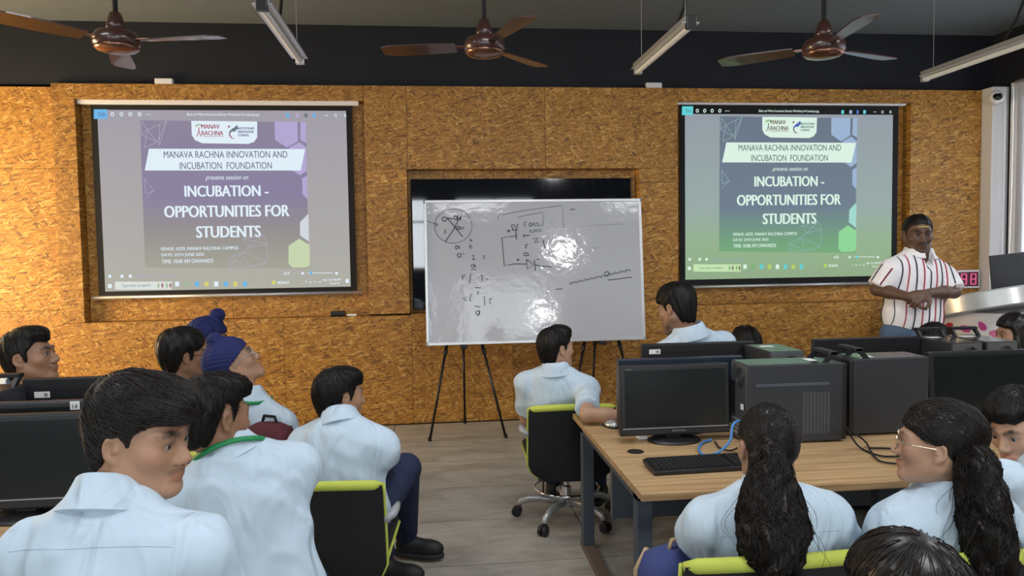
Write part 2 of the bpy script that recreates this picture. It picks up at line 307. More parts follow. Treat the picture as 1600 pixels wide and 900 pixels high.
def projection(label, corner, fabric, slide, cols, sx, sz, title):
    """corner: outer rectangle of the hanging cloth; sx,sz map left-screen metres to this screen"""
    x0, x1, z0, z1 = corner; y = SY
    o = empty('projection_screen', ((x0+x1)/2, y, z0), 0, label, 'projection screen'); ox, oz = o.location.x, z0
    def put(name, mb, m, par=o, smooth=False): mb.xf(Matrix.Translation((-ox, -y, -oz))); return mb.build(name, m, par, smooth)
    put('border', MB().box(x0, x1, y, y+.004, z0, z1), BLACKM)
    put('case', MB().box(x0-.10, x1+.06, y-.03, y+.04, z1-.005, z1+.035, .006), WHITE)
    put('bottom_bar', MB().tube([(x0-.06, y, z0-.012), (x1+.05, y, z0-.012)], .016, 10), ALU, o, True)
    fx0, fx1, fz0, fz1 = fabric
    put('screen_cloth', MB().box(fx0, fx1, y-.003, y, fz0, fz1), cols['cloth'])
    def U(px, py):
        if py > 435: py -= 2.5
        X, Z = xz(px, py); return sx[0]*X+sx[1], sz[0]*Z+sz[1]
    k = [0]
    def poly(name, pts, m, lvl):
        return put(name, MB().prism([U(*p) for p in pts], lambda u, v, d: (u, y-d, v), .003+lvl*.0006, .0034+lvl*.0006), m)
    def rect(name, a, b, c, d, m, lvl): return poly(name, [(a, b), (c, b), (c, d), (a, d)], m, lvl)
    def txt(s, cx, cy, w_, h_, m, lvl=4, bold=.02, shear=0):
        u, v = U(cx, cy); me = text_mesh(s, w_/FPX*6.62*sx[0], h_/FPX*6.62*sz[0], depth=.0002, bold=bold, shear=shear)
        t = link('slide_lettering', me, m, o); t.location = (u-ox, -.0045-lvl*.0006, v-oz); t.rotation_euler = (R(90), 0, 0); return t
    W_, T_, D_, P_ = cols['white'], cols['text'], cols['dark'], cols['hex']
    sl = poly('slide_picture', [(219, 188), (478, 191), (483, 420), (227, 418)], cols['slide'], 1)
    poly('logo_plate', [(299, 189), (402, 190), (402, 215), (397, 222), (388, 225), (316, 224), (305, 219), (300, 211)], W_, 2)
    txt('MANAV\nRACHNA', 332, 203, 32, 17, cols['red'], 3, .015); txt('vidyanatariksha', 333, 213.5, 31, 3.5, cols['red'], 3, 0)
    txt("INSTITUTION'S\nINNOVATION\nCOUNCIL", 385, 206, 25, 14, D_, 3, .01)
    # tree emblem and the swoosh figure of the second logo
    for a in range(5):
        q = math.pi*(.15+.7*a/4); poly('logo_tree', [(311+5*math.cos(q)-1.6, 199-4*math.sin(q)), (311+5*math.cos(q), 197-4*math.sin(q)), (311+5*math.cos(q)+1.6, 199-4*math.sin(q)), (311+5*math.cos(q), 201-4*math.sin(q))], cols['green'], 3)
    poly('logo_tree', [(310.3, 199), (311.7, 199), (312, 206), (315, 213.5), (313.5, 213.5), (311, 207), (308.5, 213.5), (307, 213.5), (310, 206)], cols['red'], 3)
    arc = [(362+8*math.cos(t), 207+9*math.sin(t)) for t in np.linspace(2.2, 4.5, 10)][::-1]
    poly('logo_swoosh', [(370, 197), (372, 201), (367, 206)]+[(365+5*math.cos(t), 210+5*math.sin(t)) for t in np.linspace(4.2, 1.6, 8)]+[(358, 213), (358, 206), (363, 201)], cols['blue'], 3)
    poly('logo_swoosh', [(359, 208), (361, 213), (366, 217), (369, 215), (366, 217.5), (361, 216), (358, 211)], cols['red'], 3.5)
    for cx, cy, m in ((358, 198, cols['red']), (370, 198, cols['blue'])): poly('logo_dot', [(cx+1.9*math.cos(t), cy+1.9*math.sin(t)) for t in np.linspace(0, 2*math.pi, 9)[:-1]], m, 3)
    poly('title_band', [(233, 232.5), (477, 233), (470, 266.5), (226.5, 266.5)], W_, 3)
    txt('MANAVA RACHNA INNOVATION AND', 353.5, 241.5, 185, 10.5, T_, 4, .004); txt('INCUBATION  FOUNDATION', 353.5, 258.8, 138, 10.5, T_, 4, .004)
    txt('presents session on', 355, 278.5, 64, 9, W_, 3, 0, .25)
    txt('INCUBATION -', 354.5, 298.5, 125, 17, W_, 3, .035); txt('OPPORTUNITIES FOR', 355.5, 330, 187, 18, W_, 3, .035); txt('STUDENTS', 357.5, 362, 96, 18, W_, 3, .035)
    txt('VENUE: AS29, MANAV RACHNA CAMPUS', 312, 388.5, 116, 6, W_, 3, .012); txt('DATE: 25TH JUNE 2025', 286, 398.5, 63, 6, W_, 3, .012); txt('TIME: 10:00 AM ONWARDS', 293.5, 408, 77, 6, W_, 3, .012)
    H1 = [(429, 190), (465, 190.5), (465.5, 221), (448.5, 230.5), (430, 219)]
    poly('hexagon', H1, P_, 2); poly('hexagon', [(469.5, 190.5), (478, 191), (478.5, 223.5), (469.5, 219)], P_, 2)
    poly('hexagon', [(452, 230.5), (468, 222.5), (478.5, 230), (479.5, 267), (469, 274), (456, 266)], P_, 1.6); poly('hexagon', [(472, 279), (480, 274.5), (481, 312), (473, 304)], P_, 2)
    poly('hexagon', [(469, 347), (482, 334), (483, 377.5), (469, 368)], cols['hex2'], 2); poly('hexagon', [(451, 384), (467.5, 373), (484, 383), (484, 415), (478, 418), (457, 418), (451, 412)], cols['hex3'], 2)
    def wire(pts, m=cols['line']):
        mb = MB()
        for (a, b) in pts:
            (u0, v0), (u1, v1) = U(*a), U(*b); mb.tube([(u0, y-.0055, v0), (u1, y-.0055, v1)], .0022, 4)
        put('line_pattern', mb, m)
    A = [(222, 190), (261, 189), (246, 222), (231, 203), (250, 195), (226, 231), (221, 210), (249, 228)]
    wire([(A[0], A[3]), (A[3], A[1]), (A[1], A[2]), (A[2], A[3]), (A[3], A[5]), (A[5], A[2]), (A[0], A[6]), (A[6], A[2]), (A[4], A[7]), (A[1], A[7]), (A[6], A[3])])
    B = [(226, 279), (241, 298), (228, 303), (227, 311)]; wire([(B[0], B[1]), (B[1], B[2]), (B[2], B[0]), (B[1], B[3])])
    G = [(358, 404), (380, 394), (391, 386), (379, 374), (400, 377), (418, 381), (417, 409), (389, 416), (357, 417), (405, 416), (412, 367)]
    wire([(G[a], G[b]) for a, b in ((0, 1), (1, 2), (2, 3), (3, 4), (4, 5), (5, 6), (6, 1), (1, 7), (7, 6), (0, 8), (8, 1), (7, 8), (2, 5), (2, 4), (6, 9), (7, 9), (3, 10), (4, 10), (5, 10), (0, 7))])
    # the photo viewer's tool bar
    yy = 179; hz = cols['line']
    rect('edit_button', 147, 171, 168, 186, cols['cyan'], 2); txt('Edit', 160, 178.5, 10, 6, D_, 3, 0)
    for cx in (176, 190, 204, 218.5): poly('toolbar_icon', [(cx+3*math.cos(t), 178.5+3.4*math.sin(t)) for t in np.linspace(0, 2*math.pi, 9)[:-1]]+[(cx+3, 178.4), (cx+1.6, 178.4)]+[(cx+1.6*math.cos(t), 178.5+1.9*math.sin(t)) for t in np.linspace(2*math.pi, 0, 9)[1:-1]]+[(cx+1.6, 178.6), (cx+3, 178.6)], W_, 2)
    txt('...', 232.5, 179, 7, 1.5, W_, 2, .04); txt(title, 349, 179.5, 108, 5, W_, 2, .006)
    for cx, m in ((450, cols['cyan']), (465, P_), (478, cols['blue']), (491, cols['cyan'])): rect('toolbar_app_icon', cx-2.5, 177.5, cx+2.5, 183.5, m, 2)
    txt('-', 510, 180.5, 4, 1, W_, 2); txt('o', 524.5, 180.5, 4, 5, W_, 2, 0); txt('x', 539.5, 180.5, 4, 4.5, W_, 2)
    # status row, task bar
    for cx in (172, 191, 204): poly('status_icon', [(cx+2.8*math.cos(t), 431.5+2.8*math.sin(t)) for t in np.linspace(0, 2*math.pi, 7)[:-1]], W_, 2)
    txt('2000 x 1414   206.6 KB', 243, 431.5, 56, 4, cols['line'], 2); txt('62%', 448, 427, 9, 4.5, W_, 2)
    rect('zoom_slider', 481, 426, 520, 427, W_, 2); rect('zoom_knob', 484, 424, 488, 429, cols['cyan'], 3); 
    for cx in (473, 526): poly('zoom_icon', [(cx+2.4*math.cos(t), 427+2.4*math.sin(t)) for t in np.linspace(0, 2*math.pi, 7)[:-1]], W_, 2)
    rect('start_button', 169, 446.5, 175, 452.5, W_, 2); rect('search_box', 180, 442.5, 269, 455, cols['pale'], 2); txt('Type here to search', 213, 449, 42, 5, D_, 3, 0)
    for cx, m in ((248, cols['green']), (254, cols['red']), (261, cols['green']), (266.5, cols['red'])): poly('search_doodle', [(cx-2, 448), (cx, 444), (cx+2, 448), (cx, 454)], m, 3)
    for cx, m in ((277, W_), (292, cols['green']), (308, cols['cyan']), (323, cols['yellow']), (338, W_), (353, cols['cyan']), (368, cols['yellow']), (383, cols['cyan'])):
        rect('taskbar_icon', cx-3.2, 442.5, cx+3.2, 450, m, 2)
    txt('RELIANCE', 443, 444, 17, 4.5, W_, 2); rect('stock_icon', 425, 441, 431, 447, cols['yellow'], 2); txt('12:17:46 PM', 523, 439.5, 19, 3.5, W_, 2, .03); txt('25-Jun-25', 523, 445.5, 15, 3.5, W_, 2, .03); txt('ENG', 508, 440, 6, 3.5, W_, 2)
    rect('tray_icon', 540, 438.5, 545, 444.5, W_, 2); txt('^ o = d', 489, 443, 24, 3.5, W_, 2)
    return o
cl = dict(cloth=slide_mat('cloth_lilac', [(0, (172, 172, 160)), (.3, (168, 166, 165)), (1, (158, 154, 166))], 1.25, 2.9),
 slide=slide_mat('slide_lilac', [(0, (160, 160, 146)), (.28, (142, 138, 142)), (.5, (131, 124, 156)), (1, (136, 128, 152))], 1.46, 2.78),
 white=emis('slide_white', lin(222, 236, 246)), text=emis('slide_text', lin(104, 100, 130)), dark=emis('slide_dark', lin(92, 92, 140)), hex=emis('slide_hex', lin(176, 164, 208)), hex2=emis('slide_hex2', lin(208, 212, 222)), hex3=emis('slide_hex3', lin(196, 210, 172)),
 red=emis('slide_red', lin(168, 104, 124)), blue=emis('slide_blue', lin(96, 100, 190)), green=emis('slide_green', lin(160, 180, 150)), cyan=emis('slide_cyan', lin(100, 178, 228)), yellow=emis('slide_yellow', lin(206, 204, 110)), line=emis('slide_line', lin(172, 168, 186)), pale=emis('slide_pale', lin(214, 222, 214)))
cr = dict(cloth=slide_mat('cloth_blue', [(0, (142, 168, 132)), (.22, (146, 176, 140)), (.42, (150, 168, 164)), (1, (146, 154, 164))], 1.25, 2.9),
 slide=slide_mat('slide_blue', [(0, (118, 178, 112)), (.2, (112, 158, 124)), (.42, (108, 124, 140)), (1, (104, 116, 132))], 1.36, 2.78),
 white=emis('slide2_white', lin(218, 240, 226)), text=emis('slide2_text', lin(84, 110, 104)), dark=emis('slide2_dark', lin(76, 120, 116)), hex=emis('slide2_hex', lin(154, 178, 208)), hex2=emis('slide2_hex2', lin(160, 214, 204)), hex3=emis('slide2_hex3', lin(142, 212, 150)),
 red=emis('slide2_red', lin(120, 108, 100)), blue=emis('slide2_blue', lin(84, 100, 180)), green=emis('slide2_green', lin(120, 176, 110)), cyan=emis('slide2_cyan', lin(96, 206, 214)), yellow=emis('slide2_yellow', lin(180, 206, 96)), line=emis('slide2_line', lin(146, 176, 178)), pale=emis('slide2_pale', lin(196, 226, 176)))
TITLE = 'Black and White Geometric Business Workshop A4 Landscape.jpg'
a = [xz(*p) for p in ((143, 161), (552, 166), (153, 463), (556, 455))]
x0, x1 = (a[0][0]+a[2][0])/2, (a[1][0]+a[3][0])/2; z1, z0 = (a[0][1]+a[1][1])/2, (a[2][1]+a[3][1])/2
projection('projection screen showing the workshop slide in lilac tones, on the lit orange wall', (x0, x1, z0, z1), (x0+.055, x1-.055, z0+.042, z1-.05), None, cl, (1, 0), (1, 0), TITLE)
b = [xz(*p) for p in ((1059, 164), (1409, 164), (1066, 450), (1396, 437))]
X0, X1 = (b[0][0]+b[2][0])/2, (b[1][0]+b[3][0])/2; Z1, Z0 = (b[0][1]+b[1][1])/2, (b[2][1]+b[3][1])/2
lx = [xz(261, 241.5)[0], xz(446, 241.5)[0]]; rx = [xz(1157.5, 231)[0], xz(1311, 231)[0]]; kx = (rx[1]-rx[0])/(lx[1]-lx[0])
lz = [xz(353, 241.5)[1], xz(312, 388.5)[1]]; rz = [xz(1234, 231)[1], xz(1190, 366)[1]]; kz = (rz[1]-rz[0])/(lz[1]-lz[0])
projection('projection screen showing the workshop slide in green and blue tones, beside the presenter', (X0, X1, Z0, Z1), (X0+.05, X1-.06, Z0+.06, Z1-.09), None, cr, (kx, rx[0]-kx*lx[0]), (kz, rz[0]-kz*lz[0]), TITLE)
# ================================================================== dark glass board in the middle recess
g0, g1 = atY(643, 280, WY+.08), atY(984, 277, WY+.08)
o = empty('glass_board', ((g0[0]+g1[0])/2, WY+.085, 1.05), 0, 'dark glossy glass board in the wall recess behind the whiteboard', 'board'); hw = (g1[0]-g0[0])/2
MB().box(-hw, hw, -.004, .004, 0, g0[2]-1.05, .001).build('glass_panel', mat('black_glass', (.006, .008, .012), .04, spec=1.0, coat=1.0), o)
MB().box(-hw-.01, -hw, -.01, .03, .0, g0[2]-1.05).box(hw, hw+.01, -.01, .03, 0, g0[2]-1.05).box(-hw, hw, .004, .03, 0, .03).build('edge_frame', BLACKM, o)
# ================================================================== whiteboard on two tripod easels
bt, bb = 6.25, 6.13                         # top leans back
TL, TR, BL, BR = atY(661, 314, bt), atY(1000, 309, bt), atY(667, 540, bb), atY(1010, 531, bb)
bz0, bz1 = (BL[2]+BR[2])/2, (TL[2]+TR[2])/2; bx0, bx1 = (TL[0]+BL[0])/2, (TR[0]+BR[0])/2
lean = math.atan2(bt-bb, bz1-bz0); Hh = math.hypot(bt-bb, bz1-bz0); Wd = bx1-bx0
wbd = empty('whiteboard', (bx0, bb, bz0), 0, 'large whiteboard with marker sketches standing on thin black easels', 'whiteboard'); wbd.rotation_euler = (-lean, 0, 0)
MB().box(.02, Wd-.02, 0, .012, .02, Hh-.02).build('board_panel', mat('whiteboard_enamel', (.60, .61, .66), .07, bump=(13, .21, .008), spec=.4), wbd)
MB().box(0, Wd, -.008, .018, 0, .025, .003).box(0, Wd, -.008, .018, Hh-.025, Hh, .003).box(0, .025, -.008, .018, .02, Hh-.02, .003).box(Wd-.025, Wd, -.008, .018, .02, Hh-.02, .003).build('frame', ALU, wbd)
for cx in (0, Wd):
    for cz in (0, Hh): MB().box(cx-.012 if cx else -.004, cx+.004 if cx else .012, -.012, .02, cz-.03 if cz else -.004, cz+.004 if cz else .03, .004).build('corner_cap', mat('grey_plastic', (.3, .3, .32), .5), wbd)
nrm = np.array([0, -math.cos(lean), math.sin(lean)]); p0 = np.array([bx0, bb, bz0])
def onboard(px, py):
    r = ray(px, py); t = ((p0-CAM)@nrm)/(r@nrm); q = CAM+r*t-p0; return q[0], q[2]/math.cos(lean)
def strokes(lines, r=.0028, m=None):
    for ln in lines: MB().tube([(u, -.0015, v) for u, v in (onboard(620+x/3.81, 250+y/3.81) for x, y in ln)], r*1.15, 4).build('marker_stroke', m or INK, wbd)
circ = lambda cx, cy, rx, ry, a=0, b=6.28, n=20: [(cx+rx*math.cos(t), cy+ry*math.sin(t)) for t in np.linspace(a, b, n)]
GI = mat('faded_ink', (.16, .16, .2), .7)
strokes([circ(335, 393, 112, 103), [(180, 363), (245, 388), (228, 372)], [(245, 388), (225, 395)]], .0022, GI)
strokes([[(300, 345), (392, 458)], [(375, 340), (340, 410), (288, 488)], circ(283, 352, 14, 13), [(295, 345), (335, 350)], circ(350, 345, 9, 10), [(362, 352), (366, 328), (360, 360)], [(375, 352), (385, 325), (378, 360)], [(285, 412), (290, 436), (280, 436)], circ(366, 404, 8, 10), [(380, 415), (382, 398), (390, 412), (400, 398)]])
strokes([circ(357, 520, 9, 9), [(367, 510), (376, 528)], [(435, 500), (434, 526), (446, 526), (448, 514), (436, 514)], circ(372, 568, 12, 12), [(395, 552), (398, 560)], [(448, 570), (456, 565), (456, 594), (446, 594), (468, 592)], circ(453, 630, 9, 9), [(463, 622), (470, 640)], [(440, 650), (473, 653)], [(441, 470), (441, 486)], [(432, 478), (450, 478)], [(512, 572), (526, 572)], [(512, 586), (526, 586)]], .0024)
strokes([[(390, 690), (405, 682), (400, 696), (390, 690), (392, 712)], [(440, 675), (433, 738)], [(498, 690), (507, 682), (508, 720)], [(536, 706), (545, 708), (538, 716)], [(465, 760), (500, 762)], [(478, 782), (488, 785), (478, 800)], [(390, 825), (412, 815), (400, 838), (415, 835)], [(442, 798), (434, 830), (440, 842)], [(521, 810), (523, 866)], [(548, 830), (562, 822), (552, 845), (560, 858)], [(462, 868), (495, 876)], circ(482, 910, 12, 12), [(495, 895), (484, 930)]], .0026)
strokes([[(597, 355), (615, 312), (630, 328), (700, 310), (985, 270), (992, 405)], [(720, 340), (868, 310), (872, 388)], [(870, 388), (820, 395)]], .002, GI)
strokes([[(712, 475), (708, 420), (708, 452), (625, 463), (640, 630), (700, 618), (770, 620)], [(772, 592), (775, 650), (815, 622), (772, 592)], [(820, 596), (825, 660)], [(825, 626), (925, 638)], [(690, 420), (722, 414)], [(655, 425), (675, 420)], [(665, 412), (667, 432)], [(695, 385), (682, 388), (684, 402), (694, 405), (686, 418)], [(700, 385), (710, 412), (722, 380)], [(755, 440), (757, 460)], [(755, 452), (792, 447)], [(712, 594), (730, 594)], [(721, 586), (721, 602)], [(833, 591), (848, 591)], [(768, 505), (768, 528)], [(768, 505), (780, 503)], circ(770, 562, 14, 9), [(870, 475), (882, 525)], [(812, 470), (840, 462), (818, 492), (845, 488)]], .0028)
strokes([[(770, 365), (758, 380), (765, 398)], circ(795, 385, 8, 10), [(812, 392), (815, 372), (825, 385), (835, 370), (842, 388)], [(800, 412), (792, 425), (805, 432)], [(815, 430), (820, 412), (830, 430), (835, 412)], [(845, 428), (850, 410), (860, 425)]], .0024)
zz = []; xs = np.linspace(1028, 1390, 46)
for i, x in enumerate(xs): t = (x-1028)/362; zz.append((x, 735-82*t+(9 if i % 2 else -8)*(.6+.4*math.sin(i*1.7))))
strokes([zz, circ(1250, 678, 14, 13), [(1255, 715), (1398, 698)], [(1030, 296), (1060, 293)], [(945, 770), (985, 768)]], .0026)
strokes([[(1120+i*12, 392-i*.6+(4 if i % 2 else -4)) for i in range(20)], [(1045, 512), (1070, 514)], [(1165, 520), (1198, 526)], [(920, 362), (924, 380)]], .0016, mat('ghost_ink', (.38, .38, .42), .7))
def easel(xc, label):
    o = empty('easel_stand', (xc, bb, 0), 0, label, 'easel', 'thin black tripod easels'); top = (0, .2, bz0+.75)
    for nm, pt, a in (('front_leg', (-.30, .02, 0), (-.04, .13, bz0+.5)), ('front_leg', (.34, .02, 0), (.04, .13, bz0+.5)), ('rear_leg', (.02, .60, 0), (0, .17, bz0+.5))):
        mid = np.array(pt)*.45+np.array(a)*.55
        l = MB().tube([pt, mid], .011, 8).build(nm, mat('easel_black', (.012, .012, .013), .35, .3), o, True); MB().tube([mid, a], .015, 8).build('upper_tube', MATS['easel_black'], l, True)
        MB().tube([mid, mid+(np.array(a)-mid)*.06], .019, 8).build('clamp', BLACKP, l); MB().tube([pt, np.array(pt)+(0, 0, .03)], .015, 8).build('foot', BLACKM, l)
    MB().box(-.03, .03, -.02, .10, bz0-.03, bz0-.006, .004).build('support_hook', BLACKP, o); MB().box(-.05, .05, .09, .19, bz0+.46, bz0+.53, .006).build('head', BLACKP, o)
easel(.24, 'black tripod easel under the end of the whiteboard with the circled sketch'); easel(1.42, 'black tripod easel under the whiteboard end behind the seated boy')
# small things by the screens
p = atY(530, 491, WY+.05); o = empty('board_duster', (p[0], WY+.045, 1.004), R(4), 'black board duster lying on the ledge below the lilac screen', 'duster')
MB().box(-.075, .055, -.025, .025, .012, .05, .006).build('handle', BLACKP, o); MB().box(-.07, .05, -.023, .023, 0, .013).build('felt', FABRICB, o)
o = MB().tube([(.0, 0, .011), (.085, -.01, .011)], .011, 10).build('marker_pen', WHITE); o.location = (p[0]+.075, WY+.03, 1.005); tag(o, 'short white marker pen on the ledge next to the duster', 'marker')
p = atY(1513, 436, WY-.03); o = empty('led_display', (p[0], WY-.001, p[2]), 0, 'small white framed LED counter with red digits on the board wall', 'display')
MB().box(-.13, .11, -.04, 0, -.09, .09, .006).build('case', WHITE, o); MB().box(-.115, .095, -.045, -.038, -.07, .07).build('window_panel', mat('led_panel', (.10, .012, .035), .3), o)
LED = emis('led_red', lin(224, 96, 140)); mb = MB()
for cx in (-.06, .04):
    for (u0, v0, u1, v1) in ((-.03, .05, .03, .05), (-.03, 0, .03, 0), (-.03, -.05, .03, -.05), (-.03, .05, -.03, 0), (.03, .05, .03, 0), (-.03, 0, -.03, -.05), (.03, 0, .03, -.05)): mb.tube([(cx+u0*.85, -.047, v0), (cx+u1*.85, -.047, v1)], .006, 6)
mb.build('digits', LED, o)
# ================================================================== desks
DZ = .70
def desk(x0, x1, y0, y1, frames, label, grommets=()):
    o = empty('computer_desk', (x0, y0, 0), 0, label, 'desk', 'double sided computer desks')
    MB().box(0, x1-x0, 0, y1-y0, DZ-.028, DZ, .002).build('desktop', WOOD, o)
    for fx in frames:
        f = MB().box(fx, fx+.06, .13, .19, .03, DZ-.03, .003).box(fx, fx+.06, y1-y0-.25, y1-y0-.19, .03, DZ-.03, .003).box(fx, fx+.06, .13, y1-y0-.19, DZ-.075, DZ-.03, .003).build('leg_frame', GREY, o)
        MB().box(fx, fx+.06, .10, y1-y0-.16, 0, .032, .003).build('foot_bar', mat('brown_steel', (.14, .095, .07), .5), f)
    MB().box(.06, x1-x0-.06, (y1-y0)/2-.02, (y1-y0)/2+.02, .35, DZ-.03).build('cable_panel', GREY, o)
    for gx, gy in grommets: MB().lathe([(.036, 0), (.036, .003), (.028, .004), (.001, .004)], 20, (gx-x0, gy-y0, DZ)).build('grommet', BLACKP, o)
    return o
gp = atZ(993, 706, DZ)
D1 = desk(.735, 4.3, 2.58, 4.0, (.02, 1.0, 2.3, 3.4), 'oak laminate computer desk holding the branded monitor and open keyboard', [(gp[0], gp[1])])
D2 = desk(-3.9, -.98, 2.42, 3.5, (.02, 1.4, 2.80), 'oak laminate computer desk on the side with the number 14 monitor')
# ================================================================== monitors
def monitor(loc, rz, label, w_=.51, h_=.315, logo=False, sticker=None, back=BLACKP, num=None, tilt=3):
    loc = (loc[0], loc[1], loc[2]+.001); o = empty('monitor', loc, rz, label, 'monitor', 'monitors on the desks'); b0 = .033
    Mt = Matrix.Translation((0, 0, b0)) @ Matrix.Rotation(R(-tilt), 4, 'X')
    MB().box(-w_/2, w_/2, -.012, .022, 0, h_, .004).xf(Mt).build('casing', back, o)
    MB().box(-w_/2+.006, w_/2-.006, -.017, -.011, .006, h_-.006, .002).xf(Mt).build('bezel', BEZEL, o)
    MB().box(-w_/2+.022, w_/2-.022, -.0185, -.0165, .042, h_-.022).xf(Mt).build('screen', SCREEN, o)
    MB().box(-w_/2+.01, w_/2-.01, -.0182, -.0168, .033, .036).xf(Mt).build('bezel_line', ALU, o)
    MB().box(-w_*.3, w_*.3, .021, .045, .05, h_-.11, .01).xf(Mt).build('rear_housing', back, o)
    MB().box(-w_*.34, w_*.34, .0215, .0235, h_-.045, h_-.040).xf(Mt).build('vent_groove', BLACKM, o)
    MB().box(-.035, .035, .015, .05, .008, .16, .004).build('neck', BLACKP, o)
    MB().lathe([(.12, 0), (.125, .004), (.115, .012), (.03, .018), (.001, .018)], 32, (0, .01, 0), 1, .72).build('base', BLACKP, o, True, 40)
    if logo:
        me = text_mesh('lenovo', .062, .011, depth=.0003, bold=.03); t = link('brand_lettering', me, mat('logo_white', (.75, .75, .75), .5), o); t.location = (.015, -.0185, b0+.022); t.rotation_euler = (R(90), 0, 0)
        me = text_mesh('ThinkVision', .03, .005, depth=.0003, bold=.02); t = link('model_lettering', me, MATS['logo_white'], o); t.location = (-w_/2+.032, -.0325, b0+h_-.011); t.rotation_euler = (R(90), 0, 0)
    if sticker:
        sx, sz = sticker; s = MB().box(sx-.031, sx+.031, .0222, .0232, sz-.013, sz+.013).xf(Mt).build('sticker', PAPER, o)
        MB().box(sx-.022, sx-.008, .0230, .0236, sz-.008, sz+.007).xf(Mt).build('printed_mark', mat('print_grey', (.25, .25, .25), .8), s)
    if num:
        sx, sz = num; s = MB().box(sx-.03, sx+.03, .0228, .0238, sz-.022, sz+.022).xf(Mt).build('number_sticker', PAPER, o)
        me = text_mesh('14', .032, .030, depth=.0004, bold=.005); t = link('number_lettering', me, INK, s); t.location = Mt @ Vector((sx, .0246, sz-.004)); t.rotation_euler = (R(90), 0, math.pi)
    return o
def px_x(px, py, Y): return atY(px, py, Y)[0]
def mon_at(pl, pr_, Y, w_=None, **k):        # both side edges measured at its distance
    a, b = px_x(pl, 600, Y), px_x(pr_, 600, Y); return ((a+b)/2, Y, DZ), b-a
PI = math.pi
l, wd = mon_at(968, 1139, 3.27); monitor(l, 0, 'black monitor with white brand lettering, screen off, in front of the keyboard', wd, .322, logo=True, tilt=2)
l, wd = mon_at(970, 1155, 3.44); monitor((l[0], 3.46, DZ), PI, 'navy backed monitor standing back to back behind the branded monitor', wd+.03, .328, back=NAVYP, tilt=2)
l, wd = mon_at(1001, 1176, 3.90); monitor((l[0], 3.905, DZ), PI, 'monitor seen from behind with white sticker, before the boy leaning left', wd, .338, sticker=(wd/2-.07, .298))
l, wd = mon_at(1266, 1431, 3.9); monitor((l[0], 3.9, DZ), PI, 'monitor seen from behind between the towers, in front of the presenter', wd, .338)
a = px_x(1452, 600, 3.3); monitor((a+.28, 3.3, DZ), 0, 'large black monitor with blank screen beside the plain charcoal tower', .56, .335)
b = px_x(158, 640, 2.66); monitor((b-.27, 2.66, DZ), 0, 'black monitor with blank screen on the desk behind the front boy', .54, .325)
b = px_x(163, 640, 2.80); monitor((b-.28, 2.86, DZ), 0, 'navy rimmed monitor with number 14 sticker on its rim', .56, .330, back=NAVYP)
a = px_x(43, 600, 3.3); monitor((a+.25, 3.3, DZ), PI, 'monitor seen from behind with white sticker, next to the boy in profile', .50, .352, sticker=(.25-.075, .285))
# number card stuck on the rim of the navy monitor
p = atY(117, 634, 2.853); s14 = bpy.data.objects['monitor.006']
st = MB().box(-.017, .017, -.001, .0, -.016, .016).build('number_sticker', PAPER, s14); st.location = (p[0]-s14.location.x, -.006, p[2]-DZ); 
me = text_mesh('14', .017, .017, depth=.0003, bold=0); t = link('number_lettering', me, INK, st); t.location = (0, -.0014, -.003); t.rotation_euler = (R(90), 0, 0)
